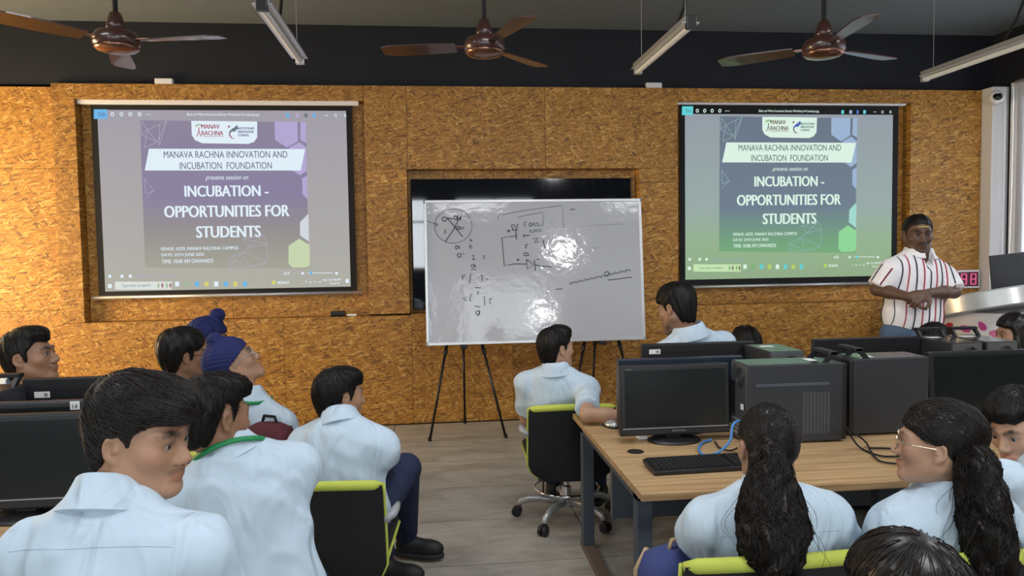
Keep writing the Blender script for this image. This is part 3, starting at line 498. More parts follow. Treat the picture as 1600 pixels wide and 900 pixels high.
# ================================================================== computer towers
TOP = mat('tower_top', (.04, .041, .042), .17, spec=.8)
def tower(loc, rz, label, handle=True, perf=True, L=.38, W_=.18, H_=.362, tagc=False, rear_light=False):
    loc = (loc[0], loc[1], loc[2]+.001); o = empty('computer_tower', loc, rz, label, 'computer', 'computer towers on the desks')
    MB().box(-W_/2, W_/2, -L/2, L/2, .008, H_-.002, .004).build('case_body', DARK, o)
    MB().box(-W_/2+.004, W_/2-.004, -L/2+.004, L/2-.03, H_-.003, H_).build('top_panel', TOP, o)
    fr = MB().box(-W_/2, W_/2, L/2-.004, L/2+.022, .008, H_-.004, .006).build('front_bezel', BLACKP, o)
    for k in range(9): MB().box(-W_/2+.02, W_/2-.02, L/2+.0215, L/2+.0235, .05+k*.022, .058+k*.022).build('front_slat', BLACKM, fr)
    rear = MB().box(-W_/2+.006, W_/2-.006, -L/2-.003, -L/2+.002, .012, H_-.006).build('rear_panel', mat('steel_rear', (.20, .21, .21), .4, .7), o)
    fan_ = MB()
    for rr in (.012, .022, .032, .042): fan_.tube([(.02+rr*math.cos(t), -L/2-.0045, H_-.065+rr*math.sin(t)) for t in np.linspace(0, 2*PI, 17)[:-1]], .0022, 4, closed=True)
    for t in np.linspace(0, PI, 5)[:-1]: fan_.tube([(.02-.044*math.cos(t), -L/2-.0045, H_-.065-.044*math.sin(t)), (.02+.044*math.cos(t), -L/2-.0045, H_-.065+.044*math.sin(t))], .0022, 4)
    MB().lathe([(.044, 0), (.001, .001)], 20).xf(Matrix.Translation((.02, -L/2-.0032, H_-.065)) @ Matrix.Rotation(R(90), 4, 'X')).build('fan_opening', BLACKM, rear)
    fan_.build('fan_grille', DARK, rear)
    MB().box(-W_/2+.015, -W_/2+.055, -L/2-.006, -L/2-.002, .12, .27).build('port_block', BLACKM, rear)
    for k in range(4): MB().box(-W_/2+.02, W_/2-.03, -L/2-.0055, -L/2-.002, .03+k*.02, .042+k*.02).build('slot_cover', ALU, rear)
    for sx in (-.06, .06):
        MB().lathe([(.015, 0), (.018, .008)], 10, (sx, L/2-.06, 0)).build('foot', BLACKM, o); MB().lathe([(.015, 0), (.018, .008)], 10, (sx, -L/2+.05, 0)).build('foot', BLACKM, o)
    if perf:
        for s in (1,):
            x = s*W_/2; mb = MB()
            for i in range(8):
                for j in range(24): mb.box(x-.0005, x+.0012, L/2-.06-.0165*i-.011, L/2-.06-.0165*i, .045+j*.0078, .0485+j*.0078)
            tag(mb.build('vent_slots', mat('vent_grey', (.11, .115, .12), .5), o), kind='stuff')
            MB().box(x-.001, x+.002, -L/2+.04, L/2-.06, .262, .275, .001).build('side_ridge', GREY, o)
    if handle:
        h = MB(); y = L/2-.03
        h.box(-W_/2+.012, W_/2-.012, y-.024, y+.018, H_+.032, H_+.048, .003)
        for s in (-1, 1): h.prism([(y-.055, H_-.002), (y-.030, H_-.002), (y+.014, H_+.036), (y+.014, H_+.046), (y-.012, H_+.046)], (lambda s: lambda u, v, d: (s*(W_/2-.012-d), u, v))(s), 0, .014)
        h.build('carry_handle', BLACKP, o)
    sk = MB().box(-.05, .02, L/2-.12, L/2-.08, H_, H_+.0008).build('paper_label', PAPER, o)
    if tagc: MB().box(-W_/2+.15, -W_/2+.176, -L/2-.02, -L/2-.017, .16, .185).build('paper_tag', PAPER, o)
    return o
a, b = px_x(1166, 640, 3.13), px_x(1321, 640, 3.13)
tower(((a+b)/2, 3.23, DZ), R(-90), 'charcoal computer tower with slotted side panel beside the branded monitor', L=b-a-.02, tagc=True)
a, b = px_x(1328, 640, 3.22), px_x(1450, 640, 3.22)
tower(((a+b)/2+.01, 3.31, DZ), R(90), 'plain charcoal computer tower between slotted tower and large monitor', L=.37, perf=False)
p = px_x(1230, 560, 3.52); tower((p+.0, 3.67, DZ), 0, 'computer tower end-on behind the slotted tower, by the bowed dark head', L=.30, perf=False, handle=False)
p = px_x(1512, 560, 3.62); tower((p, 3.80, DZ), R(1), 'computer tower with rear fan grille facing out, beside the backward monitor', L=.34, perf=False)
p = px_x(1563, 560, 3.62); tower((p+.02, 3.80, DZ), R(-1), 'computer tower with rear fan grille facing out, before the girl in profile', L=.34, perf=False)
p = px_x(-38, 600, 3.0); tower((p-.06, 3.13, DZ), R(-4), 'computer tower with carry handle in front of the boy in profile', L=.34, perf=False)
# ================================================================== keyboard, mouse, cables
KB = mat('key_black', (.013, .013, .014), .5)
kp = [atZ(*q, DZ+.01) for q in ((1012, 722), (1022, 741), (1160, 738))]
def keyboard(loc, rz, label):
    loc = (loc[0], loc[1], loc[2]+.004); o = empty('keyboard', loc, rz, label, 'keyboard'); mt = Matrix.Rotation(R(4), 4, 'X')
    MB().box(-.225, .225, -.075, .075, .002, .02, .004).xf(mt).build('housing', BLACKP, o); mb = MB()
    for j in range(6):
        for i in range(21):
            if i in (15, 18) and j < 5: continue
            x = -.21+i*.0205; y = -.062+j*.0215; mb.box(x, x+.0175, y, y+.018, .02, .027)
    tag(mb.xf(mt).build('keys', KB, o), kind='stuff'); MB().box(-.215, .215, .064, .0745, .0202, .022).xf(mt).build('top_strip', BEZEL, o); return o
kx = px_x(1012, 722, kp[0][1])
keyboard((kp[1][0]+.225, 2.86, DZ), R(2), 'black keyboard on the oak desk in front of the branded monitor')
q = atZ(305, 705, DZ); keyboard((q[0]-.1, q[1], DZ), R(90), 'black keyboard half hidden behind the boy with the green lanyard')
q = atZ(955, 664, DZ+.01); o = empty('mouse', (q[0], q[1], DZ), R(20), 'silver and black computer mouse by the seated boy\'s elbow', 'mouse')
MB().lathe([(.028, 0), (.032, .008), (.029, .022), (.016, .033), (.002, .036)], 24, (0, 0, 0), 1, 1.7).build('shell', SILVER, o, True); MB().box(-.004, .004, .01, .045, .028, .036, .002).build('scroll_wheel', BLACKM, o); MB().lathe([(.0335, .002), (.0335, .012)], 24, (0, 0, 0), 1, 1.7).build('side_band', BLACKP, o, True)
def cable(name, pts, r, m, label, cat='cable'):
    P = [Vector(p) for p in pts]; out = []
    for i in range(len(P)-1):
        p0_, p1, p2, p3 = P[max(i-1, 0)], P[i], P[i+1], P[min(i+2, len(P)-1)]
        for t in np.linspace(0, 1, 7)[:-1]: out.append(.5*((2*p1)+(p2-p0_)*t+(2*p0_-5*p1+4*p2-p3)*t*t+(3*p1-p0_-3*p2+p3)*t**3))
    out.append(P[-1]); c = MB().tube(out, r, 7).build(name, m, None, True); return tag(c, label, cat)
BLUE = mat('blue_cable', (.05, .22, .55), .4); z = DZ+.006
g = lambda x, y, zz=DZ+.008: tuple(atZ(x, y, zz))
cable('network_cable', [tuple(atY(1155, 657, 3.10)), tuple(atY(1145, 664, 3.06)), tuple(atY(1140, 690, 3.03)), g(1120, 708), g(1100, 711), g(1092, 702), g(1097, 692), g(1112, 687)], .0055, BLUE, 'bright blue network cable curling on the desk beside the monitor base')
cable('power_lead', [g(1322, 668, DZ+.10), g(1330, 682, DZ+.06), g(1345, 700), g(1375, 712), g(1405, 712), g(1400, 702), g(1360, 700)], .004, BLACKM, 'thin black lead looping on the desk beside the slotted tower')
cable('power_lead', [g(1325, 670, DZ+.12), g(1352, 690, DZ+.02), g(1365, 712), g(1380, 722), g(1415, 725)], .004, BLACKM, 'thin black lead trailing toward the desk edge beside the girl with glasses')
cable('power_lead', [g(1117, 690), g(1125, 700), g(1140, 704), g(1152, 700)], .004, BLACKM, 'short black lead under the blue cable on the desk')
o = MB().box(-.022, .022, -.03, .03, 0, .028, .004).build('power_adapter', WHITE); o.location = atZ(1008, 690, DZ)+np.array([0, .06, .001]); tag(o, 'small white adapter behind the branded monitor base', 'adapter')
# ================================================================== podium with laptop
pd = atD(1556, 470, 5.5); PX, PY = pd[0], pd[1]
po = empty('podium', (PX, PY, 0), 0, 'round podium printed with pink and red petals under a silver rimmed top', 'podium')
zt = 1.112
MB().lathe([(.33, 0), (.33, .02), (.394, .05), (.394, zt-.02)], 48).build('drum', mat('podium_white', (.75, .73, .73), .5), po, True, 40)
mb = MB().lathe([(.001, -.005), (.495, 0), (.505, .01), (.505, .117), (.495, .128), (.001, .128)], 64); mb.xf(Matrix.Translation((0, 0, zt-.03)) @ Matrix.Rotation(R(-13), 4, 'X') @ Matrix.Rotation(R(-5), 4, 'Y')); mb.build('top_disc', mat('brushed_rim', (.62, .62, .60), .25, .35), po, True, 40)
PC = [mat('petal_%s' % n, c, .6) for n, c in (('magenta', (.55, .05, .28)), ('crimson', (.45, .02, .06)), ('coral', (.70, .13, .10)), ('violet', (.35, .07, .30)), ('pink', (.65, .16, .30)))]
rs = random.Random(3); pts_ = []
for _ in range(2500):
    a, zz = rs.uniform(PI*.75, PI*1.95), rs.uniform(.08, zt-.1)
    if all(math.hypot((a-b)*.394, zz-c) > .072 for b, c in pts_): pts_.append((a, zz))
for a, zz in pts_:
    th = rs.uniform(0, PI); n = 10; vs = []; L_, W2 = rs.uniform(.036, .045), rs.uniform(.022, .028)
    for k in range(n):
        t = 2*PI*k/n; u, v = L_*math.cos(t), W2*math.sin(t)*(1-.25*math.cos(t)); du, dv = u*math.cos(th)-v*math.sin(th), u*math.sin(th)+v*math.cos(th)
        vs.append((a+du/.394, zz+dv))
    mb = MB(); mb.add([(r_*math.cos(p), r_*math.sin(p), q) for r_ in (.393, .3965) for p, q in vs], [tuple(range(n, 2*n))]+[(k, (k+1) % n, (k+1) % n+n, k+n) for k in range(n)]); mb.build('petal', rs.choice(PC), po)
lp = empty('laptop', (PX+.09, PY+.02, zt+.106), 0, 'black laptop open on the podium, lid back to the room', 'laptop')
lp.scale = (1.1, 1.1, 1.1); lp.rotation_euler = (R(-13), R(-5), R(2)); MB().box(-.19, .19, -.11, .14, 0, .018, .004).build('keyboard_base', BLACKP, lp)
MB().box(-.19, .19, -.006, .006, 0, .23, .003).xf(Matrix.Translation((.0, -.11, .012)) @ Matrix.Rotation(R(12), 4, 'X')).build('lid', BLACKP, lp); MB().tube([(-.14, -.115, .014), (.14, -.115, .014)], .007, 8).build('hinge', BLACKM, lp)
q = px_x(1472, 500, 6.25); o = empty('equipment_rack', (q, 6.35, 0), 0, 'low black equipment cabinet by the wall behind the presenter', 'cabinet')
MB().box(-.22, .22, -.2, .2, .05, 1.0, .006).build('body', BLACKP, o); MB().box(-.2, .2, -.212, -.2, .08, .97, .003).build('door', SCREEN, o); MB().box(-.19, -.17, -.225, -.212, .48, .58).build('handle', ALU, o); MB().box(-.2, .2, -.18, .18, 0, .05).build('plinth', BLACKM, o)
# ================================================================== chairs
def make_chair():
    o = empty('swivel_chair', (0, 0, 0), 0, 'x', 'chair', 'black and lime swivel chairs')
    n, m = 13, 11; Wt = .245
    def bp(u, v, off): 
        hw = Wt*(1-.30*max(0, (.22-v)/.22)**2.2)*(1-.02*v); return (u*hw, -.215-.045*(1-u*u)-.035*v*v-off, .315+v*.405+.015*(1-u*u)*(v > .9))
    vs = [bp(-1+2*i/(n-1), j/(m-1), off) for off in (0, .028) for j in range(m) for i in range(n)]; K = n*m; fs = []
    for j in range(m-1):
        for i in range(n-1): a = j*n+i; fs += [(a, a+1, a+n+1, a+n), (K+a, K+a+n, K+a+n+1, K+a+1)]
    rim = [i for i in range(n)]+[j*n+n-1 for j in range(1, m)]+[(m-1)*n+i for i in range(n-2, -1, -1)]+[j*n for j in range(m-2, 0, -1)]
    fs += [(rim[k], rim[(k+1) % len(rim)], rim[(k+1) % len(rim)]+K, rim[k]+K) for k in range(len(rim))]
    bk = MB().add(vs, fs).build('backrest', FABRICB, o, True, 50)
    MB().tube([tuple(np.array(bp(-1+2*i/14, 1, .012))+(0, 0, -.004)) for i in range(15)], [.012]+[.020]*13+[.012], 8).build('top_edge', LIME, bk, True)
    for s in (-1, 1): MB().tube([tuple(np.array(bp(s, j/10, .004))+(s*.003, .0, 0)) for j in range(11)], .0065, 6).build('side_piping', LIME, bk, True)
    MB().box(-.24, .24, -.21, .25, .375, .43, .022).build('seat', FABRICB, o, True); MB().tube([(x, y, .402) for x, y in ((-.242, -.2), (-.242, .2), (-.2, .252), (.2, .252), (.242, .2), (.242, -.2))], .007, 6).build('seat_piping', LIME, o)
    for s in (-1, 1): MB().tube([(s*.225, -.235, .565), (s*.255, -.235, .58), (s*.272, -.22, .588), (s*.276, -.16, .59), (s*.276, -.09, .585)], [.010, .014, .016, .016, .010], 8).build('armrest', mat('arm_grey', (.32, .33, .34), .4), o, True)
    MB().box(-.09, .09, -.09, .09, .345, .377, .008).build('mechanism', BLACKP, o)
    MB().lathe([(.028, .09), (.028, .2), (.016, .205), (.016, .345)], 16).build('gas_column', CHROME, o, True, 40)
    MB().tube([(.19*math.cos(t), .19*math.sin(t), .195) for t in np.linspace(0, 2*PI, 33)[:-1]], .008, 8, closed=True).build('foot_ring', CHROME, o, True)
    for t in (.6, 2.5, 3.8, 5.6): MB().tube([(.19*math.cos(t), .19*math.sin(t), .195), (.19*math.cos(t), .19*math.sin(t), .378)], .005, 6).build('ring_rod', BLACKM, o)
    MB().lathe([(.038, .075), (.042, .09), (.042, .125), (.03, .135)], 16).build('hub', SILVER, o, True, 40)
    for k in range(5):
        a = k*2*PI/5+.35; M_ = Matrix.Rotation(a, 4, 'Z')
        l = MB().tube([(.03, 0, .108), (.14, 0, .118), (.22, 0, .112), (.275, 0, .09), (.29, 0, .066)], [.022, .020, .019, .018, .014], 10).xf(M_).build('base_leg', SILVER, o, True)
        c = MB()
        for s in (-1, 1): c.lathe([(.001, s*.006), (.028, s*.006), (.030, s*.012), (.028, s*.024), (.001, s*.026)], 16)
        c.xf(M_ @ Matrix.Translation((.30, 0, .031)) @ Matrix.Rotation(R(90), 4, 'X')); c.build('caster', BLACKP, l, True, 40)
        MB().box(.275, .315, -.02, .02, .03, .062, .008).xf(M_).build('caster_hood', BLACKP, l)
    return o
CH0 = make_chair(); used = []
def chair(x, y, yawdeg, label, sz_=1.0):
    o = CH0 if not used else copy_tree(CH0); used.append(o); o.location = (x, y, 0); o.rotation_euler = (0, 0, -R(yawdeg)); o['label'] = label; o.scale = (1, 1, sz_); return o
# ================================================================== bags
def bag(name, loc, rz, w_, d_, h_, m, m2, label, tilt=0):
    o = empty(name, loc, rz, label, 'bag'); o.rotation_euler = (tilt, 0, rz)
    prof = [(.35, 0), (.48, .03), (.5, .3), (.49, .7), (.42, .92), (.22, 1), (.001, 1.01)]
    mb = MB(); n = 24; vs = []
    for r_, zz in prof:
        for k in range(n):
            t = 2*PI*k/n; c_, s_ = math.cos(t), math.sin(t); vs.append((2*r_*w_/2*math.copysign(abs(c_)**.6, c_), 2*r_*d_/2*math.copysign(abs(s_)**.6, s_), zz*h_))
    fs = [(i*n+k, i*n+(k+1) % n, (i+1)*n+(k+1) % n, (i+1)*n+k) for i in range(len(prof)-1) for k in range(n)]+[tuple(range(n))[::-1]]
    mb.add(vs, fs).build('body', m, o, True)
    MB().box(-w_*.36, w_*.36, -d_*.62, -d_*.42, h_*.08, h_*.5, .02).build('front_pocket', m, o, True)
    for s in (-1, 1): MB().tube([(s*w_*.25, d_*.45, h_*.9), (s*w_*.32, d_*.62, h_*.6), (s*w_*.36, d_*.55, h_*.15)], .012, 6).build('shoulder_strap', m2, o, True)
    MB().tube([(-.04, 0, h_*.98), (-.03, 0, h_*1.1), (.03, 0, h_*1.1), (.04, 0, h_*.98)], .007, 6).build('grab_handle', m2, o, True)
    MB().box(-w_*.05, w_*.42, -d_*.68, -d_*.55, h_*.30, h_*.62, .008).build('pale_patch', PAPER, o)
    MB().tube([(-w_*.4, -d_*.42, h_*.6), (-w_*.2, -d_*.52, h_*.66), (w_*.2, -d_*.52, h_*.66), (w_*.4, -d_*.42, h_*.6)], .005, 5).build('zip', m2, o); return o
# ================================================================== people: distance fields turned into meshes
def nrmz(v): v = np.array(v, float); return v/(np.linalg.norm(v)+1e-9)
class Field:
    def __init__(s, lo, hi, h):
        s.lo = np.array(lo, float); s.h = h; s.n = np.maximum(4, np.ceil((np.array(hi)-s.lo)/h).astype(int)+1)
        s.d = np.full(s.n, 1.0, np.float32); s.c = np.zeros((*s.n, 3), np.float32)
        s.ax = [s.lo[i]+h*np.arange(s.n[i]) for i in range(3)]
    def blk(s, lo, hi):
        a = np.clip(np.floor((np.array(lo)-s.lo)/s.h).astype(int), 0, s.n); b = np.clip(np.ceil((np.array(hi)-s.lo)/s.h).astype(int)+1, 0, s.n)
        if (b <= a).any(): return None, None
        sl = tuple(slice(a[i], b[i]) for i in range(3))
        return sl, (s.ax[0][sl[0]][:, None, None], s.ax[1][sl[1]][None, :, None], s.ax[2][sl[2]][None, None, :])
    def add(s, prim, k=.02, c=None, sub=False):
        f, lo, hi = prim; mg = k+2.5*s.h; sl, g = s.blk(np.array(lo)-mg, np.array(hi)+mg)
        if sl is None: return
        b = f(*g).astype(np.float32); a = s.d[sl]
        if sub:
            h = np.clip(.5-.5*(a+b)/k, 0, 1); s.d[sl] = a*(1-h)+(-b)*h+k*h*(1-h); return
        h = np.clip(.5+.5*(b-a)/k, 0, 1); s.d[sl] = b*(1-h)+a*h-k*h*(1-h)
        if c is not None: s.c[sl] = np.array(c, np.float32)*(1-h[..., None])+s.c[sl]*h[..., None]
    def look(s, P):
        q = np.clip((P-s.lo)/s.h, 0, s.n-1.001); i = q.astype(int); f = q-i; r = 0
        for dx in (0, 1):
            for dy in (0, 1):
                for dz in (0, 1):
                    w_ = (f[:, 0] if dx else 1-f[:, 0])*(f[:, 1] if dy else 1-f[:, 1])*(f[:, 2] if dz else 1-f[:, 2]); r = r+w_*s.d[i[:, 0]+dx, i[:, 1]+dy, i[:, 2]+dz]
        return r
    def grad(s, P):
        e = s.h; g = np.stack([s.look(P+np.eye(3)[k]*e)-s.look(P-np.eye(3)[k]*e) for k in range(3)], 1); return g/(np.linalg.norm(g, axis=1, keepdims=True)+1e-9)
    def surf(s):
        d = s.d; S = d < 0; cnt = np.zeros(s.n-1, np.int8); cor = [(x, y, z) for x in (0, 1) for y in (0, 1) for z in (0, 1)]
        n = s.n
        for x, y, z in cor: cnt += S[x:n[0]-1+x, y:n[1]-1+y, z:n[2]-1+z]
        I = np.argwhere((cnt > 0) & (cnt < 8)); v = np.stack([d[I[:, 0]+x, I[:, 1]+y, I[:, 2]+z] for x, y, z in cor], 1)
        cc = np.stack([s.c[I[:, 0]+x, I[:, 1]+y, I[:, 2]+z] for x, y, z in cor], 1); wt = 1/(np.abs(v)+1e-3); colr = (cc*wt[..., None]).sum(1)/wt.sum(1)[:, None]
        acc = np.zeros((len(I), 3)); m = np.zeros(len(I))
        C_ = np.array(cor, float)
        for i in range(8):
            for j in range(i+1, 8):
                if abs(C_[i]-C_[j]).sum() != 1: continue
                x = (v[:, i] < 0) != (v[:, j] < 0); t = np.where(x, v[:, i]/(v[:, i]-v[:, j]+1e-12), 0); acc += x[:, None]*(C_[i]+t[:, None]*(C_[j]-C_[i])); m += x
        V = s.lo+s.h*(I+acc/m[:, None]); idx = np.full(s.n-1, -1, np.int32); idx[I[:, 0], I[:, 1], I[:, 2]] = np.arange(len(I)); F = []
        for ax in range(3):
            o1, o2 = (ax+1) % 3, (ax+2) % 3; sl0 = [slice(1, n[k]-1) for k in range(3)]; sl1 = list(sl0); sl0[ax] = slice(0, n[ax]-1); sl1[ax] = slice(1, n[ax])
            a, b = S[tuple(sl0)], S[tuple(sl1)]; E = np.argwhere(a != b)
            if not len(E): continue
            sg = a[E[:, 0], E[:, 1], E[:, 2]]; off = np.ones(3, int); off[ax] = 0; E = E+off
            e1 = np.eye(3, dtype=int)[o1]; e2 = np.eye(3, dtype=int)[o2]
            q = np.stack([idx[tuple((E-e1*u-e2*w_).T)] for u, w_ in ((1, 1), (0, 1), (0, 0), (1, 0))], 1); q[~sg] = q[~sg][:, ::-1]; F.append(q)
        return V, np.concatenate(F), colr
    def mesh(s, name, m, parent=None, smooth=2, tint=False):
        V, F, c = s.surf(); V = relax(V, F, smooth); me = bpy.data.meshes.new(name)
        me.vertices.add(len(V)); me.vertices.foreach_set('co', V.astype(np.float32).ravel()); me.loops.add(F.size); me.loops.foreach_set('vertex_index', F.astype(np.int32).ravel())
        me.polygons.add(len(F)); me.polygons.foreach_set('loop_start', np.arange(0, F.size, 4, dtype=np.int32)); me.update(calc_edges=True); me.validate()
        if tint:
            at = me.color_attributes.new('tint', 'FLOAT_COLOR', 'POINT'); at.data.foreach_set('color', np.concatenate([c, np.ones((len(c), 1))], 1).astype(np.float32).ravel())
        o = link(name, me, m, parent, True); s.V = V; return o
def relax(V, F, it, lam=.5):
    for k in range(it):
        A = np.zeros_like(V); n = np.zeros(len(V))
        for a in range(4):
            b = (a+1) % 4
            for ax in range(3): A[:, ax] += np.bincount(F[:, a], V[F[:, b], ax], len(V))+np.bincount(F[:, b], V[F[:, a], ax], len(V))
            n += np.bincount(F[:, a], minlength=len(V))+np.bincount(F[:, b], minlength=len(V))
        V = V+lam*(A/np.maximum(n, 1)[:, None]-V)
    return V
def cone(a, b, ra, rb):
    a, b = np.array(a, float), np.array(b, float); ab = b-a; L2 = ab@ab+1e-12; rm = max(ra, rb)
    def f(x, y, z):
        px, py, pz = x-a[0], y-a[1], z-a[2]; t = np.clip((px*ab[0]+py*ab[1]+pz*ab[2])/L2, 0, 1)
        return np.sqrt((px-t*ab[0])**2+(py-t*ab[1])**2+(pz-t*ab[2])**2)-(ra+(rb-ra)*t)
    return f, np.minimum(a, b)-rm, np.maximum(a, b)+rm
def flat(a, b, ra, rb):                     # cone with a flat far end (sleeve, trouser leg)
    a, b = np.array(a, float), np.array(b, float); ab = b-a; L = np.linalg.norm(ab); u = ab/L; rm = max(ra, rb)
    def f(x, y, z):
        px, py, pz = x-a[0], y-a[1], z-a[2]; t = px*u[0]+py*u[1]+pz*u[2]; tc = np.clip(t, 0, L)
        r = np.sqrt((px-tc*u[0])**2+(py-tc*u[1])**2+(pz-tc*u[2])**2)-(ra+(rb-ra)*tc/L); return np.maximum(r, t-L)
    return f, np.minimum(a, b)-rm, np.maximum(a, b)+rm
def ell(c, r, Rm=None):
    c, r = np.array(c, float), np.array(r, float); Rm = np.eye(3) if Rm is None else Rm; e = np.sqrt(((Rm*r)**2).sum(1))
    def f(x, y, z):
        px, py, pz = x-c[0], y-c[1], z-c[2]; k0 = 0; k1 = 0
        for i in range(3): q = px*Rm[0, i]+py*Rm[1, i]+pz*Rm[2, i]; k0 = k0+(q/r[i])**2; k1 = k1+(q/r[i]**2)**2
        k0, k1 = np.sqrt(k0), np.sqrt(k1)+1e-9; return k0*(k0-1)/k1
    return f, c-e, c+e
def rot(yw, pt=0, rl=0):                     # columns: right, forward, up
    y_, p_, r_ = R(yw), R(pt), R(rl); f = np.array([math.sin(y_)*math.cos(p_), math.cos(y_)*math.cos(p_), math.sin(p_)]); r0 = np.array([math.cos(y_), -math.sin(y_), 0]); u0 = np.cross(r0, f)
    r1 = r0*math.cos(r_)-u0*math.sin(r_); u1 = u0*math.cos(r_)+r0*math.sin(r_); return np.stack([r1, f, u1], 1)
def rows(v, *a): return np.array(v)
SKIN = tint_mat('skin', .48, bump=(180, .12, .002)); 
def cloth_mat(name, c, rough=.85):
    if name in MATS: return MATS[name]
    m = mat(name, c, rough, spec=.25); nt = m.node_tree; N = nt.nodes.new; L = nt.links.new; b = nt.nodes['Principled BSDF']
    tc = N('ShaderNodeTexCoord'); n = N('ShaderNodeTexNoise'); n.inputs['Scale'].default_value = 5.5; n.inputs['Detail'].default_value = 2.2; n.inputs['Distortion'].default_value = 1.0; mp = N('ShaderNodeMapping'); mp.inputs['Scale'].default_value = (1.6, 1.6, .7)
    L(tc.outputs['Object'], mp.inputs[0]); L(mp.outputs[0], n.inputs['Vector'])
    bp = N('ShaderNodeBump'); bp.inputs['Strength'].default_value = .8; bp.inputs['Distance'].default_value = .04; L(n.outputs['Fac'], bp.inputs['Height'])
    n2 = N('ShaderNodeTexNoise'); n2.inputs['Scale'].default_value = 900; L(tc.outputs['Object'], n2.inputs['Vector']); b2 = N('ShaderNodeBump'); b2.inputs['Strength'].default_value = .15; b2.inputs['Distance'].default_value = .001; L(n2.outputs['Fac'], b2.inputs['Height']); L(bp.outputs[0], b2.inputs['Normal']); L(b2.outputs[0], b.inputs['Normal']); return m
SHIRT = cloth_mat('pale_blue_cotton', (.50, .61, .71)); SHIRTG = cloth_mat('grey_blue_cotton', (.42, .50, .57)); TROU = cloth_mat('navy_trousers', (.020, .028, .065)); DENIM = cloth_mat('denim', (.10, .16, .25))
HAIR = mat('black_hair', (.0055, .0045, .004), .5, spec=.3); HAIRB = mat('dark_brown_hair', (.014, .009, .007), .45, spec=.35); HSTR = mat('hair_strand', (.010, .007, .0055), .42, spec=.35); HAIRS = mat('smooth_black_hair', (.008, .006, .005), .34, spec=.5, bump=(140, .15, .002)); TURB = cloth_mat('navy_turban', (.016, .022, .095), .8)
EYEW = mat('eye_white', (.27, .25, .235), .35); EYEB = mat('eye_iris', (.012, .008, .006), .15)
def head(F, hc, Rh, sk, hairc, lip=None, stubble=0, beard=False, fem=False, S=1.0):
    P = lambda x, y, z: hc+Rh@(np.array([x, y, z])*S)
    sk = np.array(sk); lip = sk*np.array([.90, .68, .68]) if lip is None else np.array(lip); lash = sk*.35+np.array(hairc)*.65; cheek = sk*np.array([1.05, .97, .95])
    E = lambda c, r, k=.02, col_=sk, R2=None: F.add(ell(P(*c), np.array(r)*S, Rh if R2 is None else Rh@R2), k, col_)
    E((0, -.012, .036), (.074, .094, .084)); E((0, .022, -.022), (.061, .068, .083), .03)
    jw = .052 if fem else .056
    for s in (-1, 1):
        F.add(cone(P(s*jw, -.002, -.045), P(s*.022, .066, -.094), .020*S, .016*S), .03, sk); E((s*.038, .056, -.016), (.026, .024, .024), .022, cheek)
        F.add(cone(P(s*.012, .086, .026), P(s*.044, .070, .024), .010*S, .009*S), .016, sk)
    E((0, .076, -.092), (.021, .019, .018), .022)
    F.add(cone(P(0, .084, .018), P(0, .107, -.026), .0075*S, .0115*S), .012, sk)
    for s in (-1, 1): E((s*.0115, .097, -.031), (.009, .010, .008), .008)
    for s in (-1, 1): F.add(ell(P(s*.031, .094, .006), np.array([.016, .013, .011])*S, Rh), .010, sub=True)
    for s in (-1, 1):
        F.add(cone(P(s*.017, .0845, .0085), P(s*.030, .0870, .0155), .0042*S, .0045*S), .005, lash); F.add(cone(P(s*.030, .0870, .0155), P(s*.045, .078, .0085), .0045*S, .0036*S), .005, lash)
        F.add(cone(P(s*.019, .083, .0005), P(s*.043, .077, .0005), .004*S, .004*S), .008, sk)
        bt_ = .0048 if not fem else .0034
        F.add(cone(P(s*.013, .0955, .027), P(s*.032, .0885, .034), bt_*S, bt_*S), .005, hairc); F.add(cone(P(s*.032, .0885, .034), P(s*.050, .073, .028), bt_*S, .003*S), .005, hairc)
    F.add(cone(P(-.019, .0865, -.0605), P(0, .0965, -.0575), .0045*S, .006*S), .006, lip); F.add(cone(P(.019, .0865, -.0605), P(0, .0965, -.0575), .0045*S, .006*S), .006, lip)
    F.add(cone(P(-.016, .0865, -.067), P(.016, .0865, -.067), .006*S, .006*S), .006, lip); E((0, .090, -.0685), (.013, .009, .0065), .006, lip)
    for s in (-1, 1):                        # ears
        Re = rot(0, 0, 0)@np.array([[math.cos(s*.35), -math.sin(s*.35), 0], [math.sin(s*.35), math.cos(s*.35), 0], [0, 0, 1]])
        E((s*.077, -.010, .002), (.0095, .019, .030), .008, sk, Re); F.add(ell(P(s*.0875, -.008, .004), np.array([.0125, .0125, .021])*S, Rh@Re), .003, sub=True); E((s*.079, -.002, .0), (.006, .006, .008), .004, sk*.85); E((s*.074, -.002, -.024), (.008, .009, .009), .006)
    if stubble:
        sc_ = sk*(1-stubble)+np.array(hairc)*stubble
        F.add(cone(P(-.024, .0855, -.050), P(0, .0985, -.0465), .0045*S, .0055*S), .005, sc_); F.add(cone(P(.024, .0855, -.050), P(0, .0985, -.0465), .0045*S, .0055*S), .005, sc_)
    if beard:
        bc = sk*.16+np.array(hairc)*.84
        for s in (-1, 1): F.add(cone(P(s*.062, .0, -.045), P(s*.044, .040, -.078), .011*S, .014*S), .010, bc); F.add(cone(P(s*.044, .040, -.080), P(0, .079, -.101), .014*S, .017*S), .012, bc); F.add(cone(P(s*.030, .077, -.054), P(s*.026, .078, -.085), .004*S, .006*S), .006, bc)
        E((0, .086, -.088), (.016, .010, .012), .010, bc)
